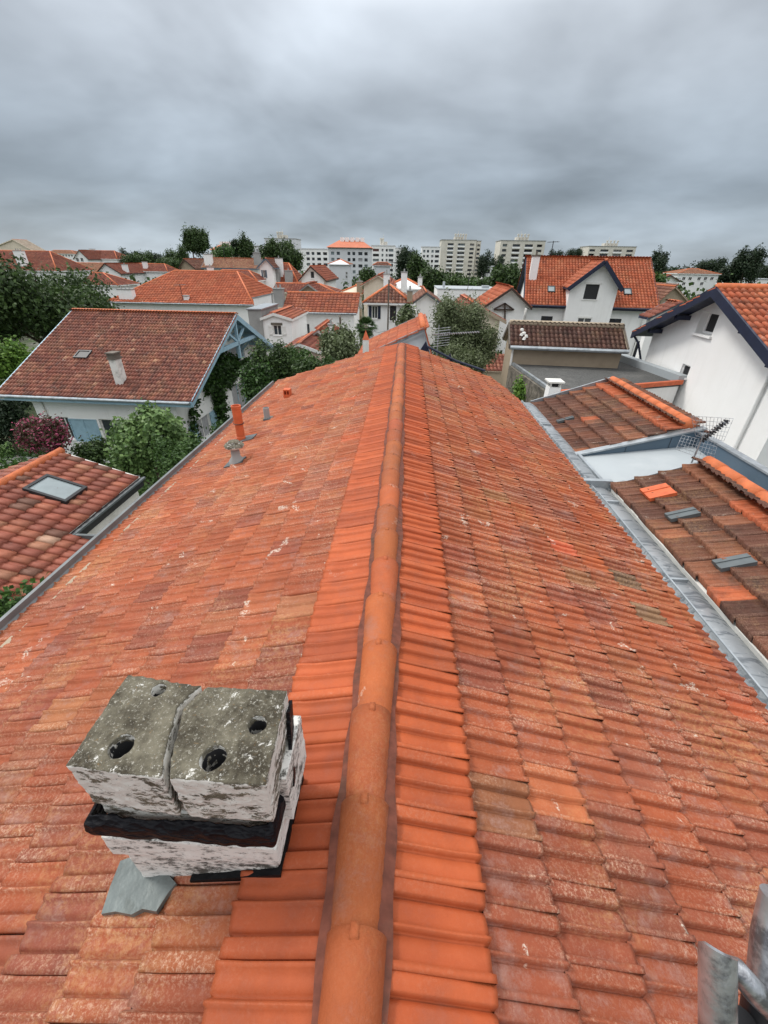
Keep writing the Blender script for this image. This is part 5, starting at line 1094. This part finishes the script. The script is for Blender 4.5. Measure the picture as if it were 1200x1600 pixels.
p = pt(532, 512, Y=37); t = empty('flue_pipe', (p[0], p[1], -7), 0, 'thin dark flue pipe above the pale cottage roof', 'flue pipe'); m = MB(); z_ = pt(532, 496, Y=37)[2] + 7; m.tube([(0, 0, 0), (0, 0, z_)], .09, 8); m.build('pipe', M['wood'], t); m = MB(); m.lathe([(.14, z_ + .05), (0, z_ + .2)], (0, 0, 0), 8); m.build('rain_cap', M['wood'], t)
nv = Hh('shuttered_house', 'white house with navy shutters under a dull brown hipped roof, beyond the ridge end', (567, 473), (644, 475), 38, 0, slope=.62, Cx=(612, 446), Dx=(606, 446), hipl=2.0, hipr=1.9, pal='dull', style='canal2', tw=.3, rh=.4, wall='white', ov=.35,
   win=[('front', (581, 478, 590, 498), dict(kind='frame', shut='navy', bars=1)), ('front', (609, 478, 619, 501), dict(kind='brownpaint', glass='dark', bars=1)), ('front', (600, 517, 628, 530), dict(kind='frame', glass='glass', bars=3))], ch=[((640, 470), dict(w_=.45, d=.5, h=.7, pots=1, mat='tan'))])
Hh('white_gable_house', 'plain white gable wall under a thin brown roof, right of the navy-shuttered house', (645, 471), (690, 476), 41, 0, apex=(666, 457), L=8, pal='dull', style='canal2', wall='white', fa='zincdk')
Hh('cream_house', 'cream gable house with an orange roof and two white chimneys behind the navy-shuttered house', (563, 447), (618, 447), 52, 0, apex=(591, 430), L=11, pal='orange2', style='far', wall='cream', ch=[((604, 443), dict(w_=.6, d=.6, h=.8, pots=1)), ])
Hh('orange_roof_house', 'low house with an orange hipped roof right of the cream gable', (600, 452), (664, 450), 55, 0, slope=.5, Cx=(650, 434), Dx=(612, 433), hipl=2.5, hipr=2.5, pal='orange2', style='far', wall='white', ch=[((631, 449), dict(w_=.7, d=.6, h=1.5, pots=1)), ((656, 446), dict(w_=.5, d=.5, h=.8, pots=1))])
a = pt(684, 452, Y=62); b = pt(782, 452, Y=62); t = empty('flat_white_building', (a[0], 62, GZ), 0, 'long low white flat roofed building with two small windows in front of the first tower', 'building'); w_ = b[0] - a[0]; zt = a[2] - GZ
m = MB(); m.box(0, w_, 0, 8, 0, zt); o = m.build('wall', M['white'], t); wz = lambda y: pt(700, y, Y=62)[2] - GZ; wx = lambda x: pt(x, 465, Y=62)[0] - a[0]
bxs = [(719, 462, 730, 468), (749, 462, 764, 469)]; cut(o, [(wx(q[0]), wx(q[2]), -.2, .15, wz(q[3]), wz(q[1])) for q in bxs])
for q in bxs: m = MB(); m.box(wx(q[0]) + .01, wx(q[2]) - .01, .12, .14, wz(q[3]) + .01, wz(q[1]) - .01); m.build('window', M['glass'], t)
m = MB(); m.box(-.08, w_ + .08, -.08, 8.08, zt + .002, zt + .12); m.box(w_ * .1, w_ * .13, 2, 3, zt + .122, zt + .8); m.box(w_ * .75, w_ * .86, 2, 3, zt + .122, zt + .45); m.build('roof_edge', M['flatwhite'], t)
Hh('beige_gable_house', 'beige gable with a mottled red roof right behind the olive tree', (703, 497), (790, 506), 31, 0, apex=(738, 473), L=6.5, pal='red', style='canal2', tw=.3, rh=.4, wall='cream', fa='tan')
Hh('timbered_house', 'white half-timbered gable with a bright orange roof tucked left of the dormered house', (757, 474), (830, 486), 37, 0, apex=(800, 450), L=6, pal='orange', style='canal2', tw=.33, rh=.42, wall='white', fa='brownpaint', ov=.4, ovg=.5)
th = bpy.data.objects['timbered_house']
d_ = pt(783, 480, Y=37); m = MB(); lz = lambda y: pt(785, y, Y=37.3)[2] - GZ; X_ = lambda x: pt(x, 485, Y=37.3)[0]
t = th; inv = th.matrix_world.inverted() if False else None
def wl2(x, y): q = np.array(pt(x, y, Y=37.35)) - np.array([*th.location]); c_, s_ = math.cos(th.rotation_euler.z), math.sin(th.rotation_euler.z); return (q[0] * c_ + q[1] * s_, -q[0] * s_ + q[1] * c_, q[2])
for a, b in (((772, 484), (802, 484)), ((772, 483), (789, 474)), ((789, 484), (789, 474)), ((803, 484), (789, 474)), ((789, 485), (789, 500))): m.bar(wl2(*a), wl2(*b), .16, .1)
m.build('timber_frame', M['brownpaint'], th)
m = MB(); 
p = pt(605, 526, Y=31); t = empty('utility_pole', (p[0], 31, GZ), 0, 'tall thin wooden utility pole with wires, beyond the far end of the ridge', 'utility pole'); zt = pt(606, 437, Y=31)[2] - GZ
m.tube([(0, 0, 0), (.05, 0, zt)], [.07, .05], 8); m.build('pole', M['wood'], t)
m = MB()
for (x, y, yd, zz) in ((640, 480, 40, .93), (700, 500, 30, .80), (690, 495, 30, .72), (560, 500, 40, .62)):
    e = pt(x, y, Y=yd) - np.array([p[0], 31, GZ]); s0 = Vector((.05, 0, zt * zz)); m.tube([s0 + (Vector(e) - s0) * k + Vector((0, 0, -.5 * math.sin(k * math.pi))) for k in (0, .25, .5, .75, 1)], .012, 4)
m.build('wires', M['dark'], t)

# second row
Hh('gable_house', 'white gable with one dark attic window and a red roof below the apartment blocks', (466, 437), (510, 440), 62, 0, apex=(485, 416), L=11, pal='orange2', style='far', fa='brownpaint', win=[('left', (485, 424, 491, 435), dict(kind='frame', glass='dark', bars=0))])
t_ = Hh('terrace_house', 'long blue-grey eaved house with patchy red roof and a white gable end', (314, 418), (404, 420), 78, 0, slope=.5, Cx=(408, 404), Dx=(326, 404), hipl=0, hipr=0, pal='tanr', style='far', wall='whitedirty', fa='bluegrey', ch=[((327, 413), dict(w_=1.2, d=.8, h=1.4, pots=2)), ((403, 413), dict(w_=1.0, d=.8, h=1.6, pots=2, mat='greywall'))])
Hh('gable_house', 'white gable end with blue shuttered window right of the patchy red terrace roof', (401, 419), (428, 418), 70, 0, apex=(415, 404), L=6, pal='dull', style='far', fa='bluegrey', win=[('left', (411, 422, 415, 434), dict(kind='frame', shut='bluegrey'))])
Hh('gable_house', 'dull grey gable at the left end of the terrace row', (279, 419), (306, 421), 84, 0, apex=(287, 405), L=8, pal='dull', style='far', wall='tan', fa='brownpaint')
Hh('brown_roof_house', 'low dark brown roof peeping over the wide orange hipped roof', (316, 437), (402, 439), 66, 0, slope=.4, Cx=(392, 423), Dx=(330, 422), hipl=2, hipr=2, pal='red', style='far', wall='white', ch=[((330, 428), dict(w_=.8, d=.6, h=.8, pots=1))])
Hh('orange_roof_house', 'steep bright orange roof with tall white chimneys left of the attic-window gable', (422, 441), (466, 443), 72, 0, slope=.8, Cx=(460, 412), Dx=(424, 411), hipl=0, hipr=2, pal='orange2', style='far', wall='cream', ch=[((438, 430), dict(w_=1.0, d=.8, h=2.2, pots=1)), ((433, 440), dict(w_=1.0, d=.8, h=1.6, pots=1, mat='greywall')), ((452, 440), dict(w_=1.1, d=.8, h=1.4, pots=1, mat='greywall'))])
Hh('brown_roof_house', 'wide flat brown roof just behind the long orange one, with a small grey gable', (424, 457), (526, 458), 54, 0, slope=.35, Cx=(508, 443), Dx=(424, 444), hipl=0, hipr=2.4, pal='red', style='far', wall='cream')
Hh('attic_gable', 'small grey attic gable set in the wide brown roof', (464, 457), (499, 457), 53, 0, apex=(481, 444), L=5, pal='red', style='far', wall='tan', fa='greywall')
Hh('brown_roof_house', 'brown roofed house between the long orange roof and the cream gable', (527, 459), (566, 459), 60, 0, slope=.5, Cx=(560, 445), Dx=(540, 445), hipl=2.5, hipr=1, pal='red', style='far', wall='cream', ch=[((562, 457), dict(w_=.7, d=.6, h=1.2, pots=1, mat='tan'))])
Hh('white_cube_house', 'small white house with a shallow orange roof beside the orange roofed apartments', (512, 413), (547, 413), 110, 0, slope=.35, Cx=(536, 405), Dx=(522, 405), hipl=2.6, hipr=2.6, pal='tanr', style='far', wall='greyapt', win=[('front', (540, 425, 543, 429), DK), ('front', (540, 431, 543, 435), DK)])
Hh('white_cube_house', 'small white building with a flat brown roof under the white apartment slabs', (582, 415), (611, 415), 120, 0, slope=.25, Cx=(607, 410), Dx=(585, 410), hipl=1, hipr=1, pal='dull', style='far', wall='greyapt')
# far left
Hh('big_gable_building', 'large beige gabled building on the skyline at the far left', (-30, 398), (58, 393), 150, 0, apex=(19, 374), L=6, pal='beige', style='far', wall='cream', fa='cream')
Hh('orange_roof_house', 'orange roof with a slanting white chimney at the far left edge', (-40, 424), (88, 421), 85, 0, slope=.6, Cx=(63, 393), Dx=(-20, 391), hipl=0, hipr=4, pal='red', style='far', ch=[((37, 414), dict(w_=1.5, d=1, h=2.2, pots=3))])
Hh('long_white_building', 'white building with a row of small windows below the left skyline', (68, 397), (118, 396), 190, 0, slope=.2, Cx=(112, 391), Dx=(76, 391), pal='tanr', style='far', wall='white', win=[('front', (93 + 4.5 * i, 398, 95.5 + 4.5 * i, 401), DK) for i in range(5)] + [('front', (96 + 4.5 * i, 405, 98.5 + 4.5 * i, 408), DK) for i in range(4)])
Hh('gable_house', 'white gabled house with a long red roof on the left skyline', (114, 404), (138, 406), 140, 0, apex=(123, 391), L=14, pal='red', style='far', fa='brownpaint', win=[('left', (119, 403, 123, 409), DK), ('left', (126, 403, 130, 409), DK)])
Hh('red_roof_house', 'red roofed house with two white chimneys on the left skyline', (136, 405), (183, 404), 146, 0, slope=.5, Cx=(168, 392), Dx=(126, 391), hipl=0, hipr=3, pal='red', style='far', ch=[((135, 400), dict(w_=1.4, d=1, h=1.6, pots=0)), ((147, 400), dict(w_=1.4, d=1, h=1.8, pots=0))])
Hh('brown_roof_house', 'broad brown roof in front of the left skyline houses', (104, 426), (165, 424), 105, 0, slope=.4, Cx=(160, 411), Dx=(108, 411), pal='tanr', style='far', hipl=0, hipr=0)
Hh('gable_house', 'white gable with dark eaves beside a white chimney, upper left', (149, 424), (190, 431), 96, 0, apex=(163, 412), L=16, pal='red', style='far', fa='brownpaint', ch=[((197, 424), dict(w_=1.0, d=.8, h=1.2, pots=1))], win=[('left', (176, 431, 180, 436), DK)])
Hh('brown_roof_house', 'low dark brown roof beside the big dark garden tree', (128, 446), (184, 445), 75, 0, slope=.5, Cx=(172, 427), Dx=(132, 426), pal='red', style='far', hipl=0, hipr=4)
Hh('red_roof_house', 'red roof with small gable behind the left end of the orange hipped roof', (188, 424), (262, 424), 105, 0, slope=.45, Cx=(252, 413), Dx=(196, 411), pal='red', style='far', hipl=2, hipr=2, ch=[((228, 419), dict(w_=.9, d=.7, h=1.2, pots=0))])
# far right
Hh('tan_roof_villa', 'white balconied villa with a shallow tan hipped roof on the right skyline', (1059, 428), (1128, 428), 120, 0, slope=.3, Cx=(1104, 420), Dx=(1084, 420), hipl=4.4, hipr=4.4, pal='tanr', style='far', win=[('front', (x, 433, x + 5, 438), DK) for x in (1066, 1076, 1090, 1100, 1110)] + [('front', (x, 441, x + 5, 446), DK) for x in (1066, 1080, 1094)])
Hh('gable_house', 'white gable with a red roof between the dormered house and the tan roofed villa', (1026, 436), (1062, 442), 80, 0, apex=(1048, 430), L=9, pal='red', style='far', fa='brownpaint')
Hh('brown_roof_house', 'brown roofed house with a tan gable behind the big white gable', (1030, 470), (1078, 474), 50, 0, apex=(1056, 448), L=14, pal='dull', style='far', wall='tan')
for (A, B, D, lab) in (((1040, 436), (1062, 434), 95, 'plain cream block on the right skyline beside the pines'), ((1146, 436), (1214, 434), 130, 'white flat roofed block at the right edge of the skyline')):
    a, b = pt(*A, Y=D), pt(*B, Y=D); t = empty('flat_block', (a[0], D, GZ), 0, lab, 'building'); w_ = b[0] - a[0]; h_ = a[2] - GZ; m = MB(); m.box(0, w_, 0, 8, 0, h_); o = m.build('wall', M['white'], t)
    k = max(3, int(w_ / 3)); cu = [(w_ * (i + .25) / k, w_ * (i + .7) / k, -.2, .3, h_ - 2.2, h_ - .9) for i in range(k)]; cut(o, cu)
    for q in cu: m = MB(); m.box(q[0] + .02, q[1] - .02, .24, .28, q[4] + .02, q[5] - .02); m.build('window', M['glass'], t)
    m = MB(); m.box(-.15, w_ + .15, -.15, 8.15, h_ + .002, h_ + .2); m.build('roof_edge', M['flatwhite'], t)

# ================================================================== towers and apartment slabs
def block(name, label, box, D, depth, rows, cols, mat, recess=.9, roof=None, gear=0, wfrac=.55, hfrac=.52, parapet=None, side=0, top=.06, grp=None):
    """box = (x0, x1, ytop): picture extents of the front; cols = list of (centre, width) fractions of the front"""
    wrg = random.Random(int(box[0])); a, b = pt(box[0], box[2], Y=D), pt(box[1], box[2], Y=D); w_ = b[0] - a[0]; h_ = a[2] - GZ
    t = empty(name, (a[0], D, GZ), 0, label, 'apartment block' if 'tower' not in name else 'tower block', grp)
    m = MB(); m.box(0, w_, 0, depth, 0, h_); o = m.build('wall', M[mat], t); fh = h_ * (1 - top) / rows; cu = []
    for r in range(rows):
        for c_, cw in cols:
            z0 = r * fh + fh * (1 - hfrac) * .75; cu.append((w_ * (c_ - cw / 2), w_ * (c_ + cw / 2), -.3, recess, z0, z0 + fh * hfrac))
    cut(o, cu)
    for q in cu:
        m = MB(); m.box(q[0] + .01, q[1] - .01, q[3] - .06, q[3] - .01, q[4] + .01, q[5] - .01); o2 = m.build('window', M[wrg.choice(['glass', 'glass', 'glass', 'dark', 'curtain', 'glassl'])], t)
        if parapet: pass
    if parapet:
        for r in range(rows):
            z0 = r * fh + fh * .02
            for c_, cw in cols:
                if cw > .14: m = MB(); m.box(w_ * (c_ - cw / 2) - .15, w_ * (c_ + cw / 2) + .15, -.25, -.004, z0, z0 + fh * .34); m.build('balcony', M[parapet], t)
    m = MB(); m.box(-.2, w_ + .2, -.2, depth + .2, h_ + .003, h_ + .35); e = m.build('roof_slab', M['greywall' if mat != 'white' else 'greyapt'], t)
    if gear:
        m = MB(); m.box(w_ * .38, w_ * .66, depth * .3, depth * .6, h_ + .352, h_ + 1.9); [m.lathe([(.45, 0), (.45, 2.2), (.6, 2.3), (.6, 2.9), (0, 3)], (w_ * (.40 + .075 * i), depth * .2, h_ + .352), 8) for i in range(gear)]; m.tube([(w_ * .5, depth * .5, h_ + 1.9), (w_ * .5, depth * .5, h_ + 5)], .08, 5); m.build('roof_stacks', M['towercon'], e)
    if roof:
        m = MB(); z = h_ + .36; m.add([(-.8, -.8, z), (w_ + .8, -.8, z), (w_ + .8, depth + .8, z), (-.8, depth + .8, z), (w_ * .22, depth * .45, z + roof), (w_ * .78, depth * .45, z + roof)], [(0, 1, 5, 4), (1, 2, 5), (2, 3, 4, 5), (3, 0, 4), (3, 2, 1, 0)]); rr = m.build('hipped_roof', simple('distant_orange_roof', (.48, .16, .09), .85, .12, .4), t)
        m = MB(); [m.box(w_ * f - .7, w_ * f + .7, depth * .35, depth * .5, z + roof * .6, z + roof + .9) for f in (.3, .42, .55, .68, .8)]; m.build('chimney', M['white'], rr)
    return t
block('tower_block', 'beige concrete tower nearest the middle of the skyline, with rooftop stacks', (690, 745, 375), 290, 16, 9, [(.27, .17), (.52, .02), (.58, .20), (.88, .12)], 'towercon', gear=5, parapet='white', recess=1.2)
m = block('tower_block', 'right wing of the middle beige tower, set slightly back', (745.5, 752, 377), 294, 10, 9, [(.5, .7)], 'towercon', recess=1)
block('tower_block', 'second beige concrete tower, half hidden behind the white chimney of the dormered house', (783, 853, 376), 270, 16, 8, [(.10, .10), (.36, .17), (.64, .18), (.88, .12)], 'towercon', gear=4, parapet='white', recess=1.2)
block('tower_block', 'third beige tower showing only its top above the dormered house', (921, 995, 385), 300, 16, 8, [(.08, .12), (.34, .17), (.62, .18), (.88, .14)], 'towercon', gear=4, parapet='white', recess=1.2)
block('apartment_block', 'pale grey apartment block under an orange hipped roof with chimneys', (513, 577, 388), 190, 14, 6, [(.1, .08), (.24, .08), (.50, .07), (.62, .07), (.78, .10), (.92, .08)], 'greyapt', roof=2.6, recess=.4)
block('apartment_block', 'long white balconied slab left of the orange roofed apartments', (467, 512, 389), 215, 12, 6, [(.3, .12), (.48, .1), (.68, .14), (.9, .14)], 'white', recess=.8)
block('apartment_block', 'white slab with stacked balconies right of the orange roofed apartments', (580, 617, 384), 240, 12, 7, [(.2, .26), (.48, .08), (.66, .08), (.84, .2)], 'white', recess=.9, gear=2)
block('apartment_block', 'lower white slab peeping left of the big dark round tree', (617.5, 633, 388), 250, 12, 7, [(.3, .3), (.7, .3)], 'white', recess=.9)
block('apartment_block', 'white slab with square windows between the dark tree and the middle tower', (659, 688, 386), 245, 12, 7, [(.15, .12), (.35, .12), (.6, .12), (.85, .22)], 'white', recess=.7)
block('apartment_block', 'grey rooftop block with masts behind the big green tree', (413, 462, 373), 260, 12, 8, [(.2, .12), (.5, .12), (.8, .12)], 'greyapt', gear=3)
block('apartment_block', 'narrow grey block between the poplars and the big green tree', (396, 414, 385), 240, 12, 6, [(.3, .2), (.7, .2)], 'greyapt')
block('apartment_block', 'small white block with flat tiers low between the first two towers', (757, 776, 417), 180, 8, 3, [(.3, .4), (.75, .3)], 'white', recess=.5)
block('low_block', 'brown roofed hall between the two poplar clumps', (331, 366, 392), 200, 12, 3, [(.3, .1), (.7, .1)], 'tan', roof=2.2)
# ================================================================== distant trees
def ft(label, x, ytop, ybot, wpx, D, pal, seed, n=2600, name='tree', cat='tree', group=None, narrow=False):
    bush(name, label, cat, (x, (ytop + ybot) / 2), wpx, ybot - ytop, D, int(n * 1.9), max(.2, D / 480 * .42), pal, seed, tr=.35, nb=7 if not narrow else 5, group=group, asp=.7)
ft('tall poplar, left of the pair above the orange hipped roof', 298, 354, 402, 22, 125, 'dark', 201, name='poplar', cat='poplar')
ft('tall poplar, right of the pair above the orange hipped roof', 315, 356, 402, 26, 128, 'dark', 202, name='poplar', cat='poplar')
ft('slender conifer left of the middle poplar clump', 366, 373, 402, 12, 130, 'pine', 203, 1400, name='conifer', cat='conifer')
ft('middle poplar standing over the terrace row', 378, 367, 402, 16, 130, 'dark', 204, 1800, name='poplar', cat='poplar')
ft('short poplar right of the middle poplar', 390, 374, 404, 13, 130, 'dark', 205, 1400, name='poplar', cat='poplar')
ft('broad mid green tree in front of the grey rooftop block, left half', 425, 377, 412, 36, 110, 'dark', 206, 4000)
ft('broad mid green tree in front of the grey rooftop block, right half', 452, 378, 420, 42, 108, 'dark', 207, 4500)
ft('rounded shrubby tree right of the poplar pair', 347, 384, 404, 38, 120, 'mid', 208, 2600)
ft('big dark round tree between the white slabs', 638, 385, 436, 40, 130, 'pine', 209, 5000)
ft('green tree below the big dark round tree', 656, 400, 438, 34, 105, 'dark', 210, 3600)
ft('tree at the foot of the middle tower, left side', 676, 421, 452, 36, 80, 'dark', 211, 3600)
ft('small round tree beside the orange roofed apartments', 574, 424, 442, 16, 90, 'dark', 212, 1600)
ft('dark conifer right of the middle tower', 757, 390, 440, 24, 180, 'pine', 213, 2800, name='conifer', cat='conifer')
ft('spreading dark tree behind the half-timbered gable', 790, 420, 456, 46, 75, 'dark', 214, 4500)
ft('dark tree against the second tower foot', 775, 400, 430, 28, 200, 'far', 215, 2000)
ft('low hedge tree above the flat white building, left', 704, 437, 453, 26, 85, 'dark', 216, 1800)
ft('low hedge tree above the flat white building, middle', 730, 440, 454, 30, 85, 'mid', 217, 1800)
ft('low hedge tree above the flat white building, right', 754, 440, 454, 28, 86, 'dark', 218, 1800)
ft('dark umbrella pine just right of the dormered roof', 1030, 394, 428, 26, 130, 'pine', 219, 2400, name='pine', cat='pine')
ft('leafy tree touching the right end of the dormered roof', 1026, 428, 460, 22, 70, 'mid', 220, 2200)
ft('large dark pine on the right skyline', 1168, 390, 440, 46, 120, 'pine', 221, 5000, name='pine', cat='pine')
ft('pine left of the large dark pine on the right skyline', 1112, 403, 424, 46, 170, 'pine', 222, 3000, name='pine', cat='pine')
ft('pine between the villa and the large skyline pine', 1137, 414, 448, 30, 125, 'pine', 223, 2500, name='pine', cat='pine')
ft('pine at the very right edge of the skyline', 1204, 410, 436, 26, 150, 'pine', 224, 2000, name='pine', cat='pine')
ft('dark pine on the skyline between the second and third towers', 893, 386, 410, 36, 230, 'pine', 225, 2600, name='pine', cat='pine')
ft('small dark tree on the skyline right of the second tower', 868, 391, 408, 26, 230, 'far', 226, 1600)
for i, (x, y, w_, D, pl_) in enumerate(((203, 393, 28, 180, 'far'), (226, 391, 30, 170, 'dark'), (248, 391, 30, 175, 'far'), (268, 388, 28, 165, 'dark'), (283, 384, 24, 160, 'dark'), (212, 400, 40, 150, 'dark'), (262, 402, 46, 140, 'dark'))):
    ft(['first', 'second', 'third', 'fourth', 'fifth', 'sixth', 'seventh'][i] + ' from the left in the dark tree belt above the orange hipped roof', x, y, 420, w_, D, pl_, 240 + i, 2200, group='tree belt left of the poplars')
# far woods closing the horizon, too many to count
rg = random.Random(2); bl = []
for i in range(260):
    a = math.radians(-64 + 128 * i / 259) ; D = rg.uniform(330, 480); bl.append((math.sin(a) * D, math.cos(a) * D, GZ + rg.uniform(2.5, 5), rg.uniform(9, 16), rg.uniform(6, 10), rg.uniform(4, 7)))
o = foliage('distant_woods', None, bl, 130000, .7, 'far', 300, shell=.5, aspect=.8); tag(o, 'distant dark woods closing the horizon', 'woods', kind='stuff')
bl = []
for i in range(150):
    a = math.radians(-60 + 120 * rg.random()); D = rg.uniform(75, 230); bl.append((math.sin(a) * D, math.cos(a) * D, GZ + rg.uniform(1.5, 3), rg.uniform(3, 7), rg.uniform(3, 6), rg.uniform(2.0, 3.4)))
o = foliage('hedges', None, bl, 45000, .45, 'dark', 301, shell=.5, aspect=.8); tag(o, 'low garden greenery between the distant houses', 'greenery', kind='stuff')
bl = []
for i in range(60):
    x = rg.uniform(-22, 16); y = rg.uniform(27, 66); bl.append((x, y, GZ + 1.0, rg.uniform(1.2, 2.6), rg.uniform(1.2, 2.4), rg.uniform(1.0, 1.9)))
o = foliage('garden_greenery', None, bl, 30000, .16, 'dark', 302, shell=.5, aspect=.8); tag(o, 'garden greenery between the middle distance houses', 'greenery', kind='stuff')

# rooftop aerials seen on some of the roofs behind
def aerial(label, px_, D, h, w_, n=5):
    p = pt(*px_, Y=D); t = empty('tv_aerial', tuple(p), 0, label, 'antenna'); m = MB(); m.tube([(0, 0, -.4), (0, 0, h)], .035, 5); m.build('mast', M['dark'], t)
    m = MB(); m.tube([(-w_ / 2, 0, h * .92), (w_ / 2, .1, h * .96)], .025, 4)
    for i in range(n): x = -w_ / 2 + w_ * i / (n - 1); m.tube([(x, -.3, h * .92 + .04 * i / n), (x, .3, h * .92 + .04 * i / n)], .018, 4)
    m.build('elements', M['dark'], t)
aerial('thin aerial mast standing at the front eave of the wide orange hipped roof', (287, 474), 52.5, 2.0, 1.3)
aerial('thin aerial above the patchy red terrace roof', (352, 409), 80, 2.2, 1.4)
aerial('thin aerial on the cream gable house roof', (612, 437), 55, 1.8, 1.1)
aerial('thin aerial beside the tall chimney on the dormered roof ridge', (860, 403), 45, 1.3, .9)
aerial('thin aerial on the flat white building', (731, 451), 64, 2.2, 1.2)
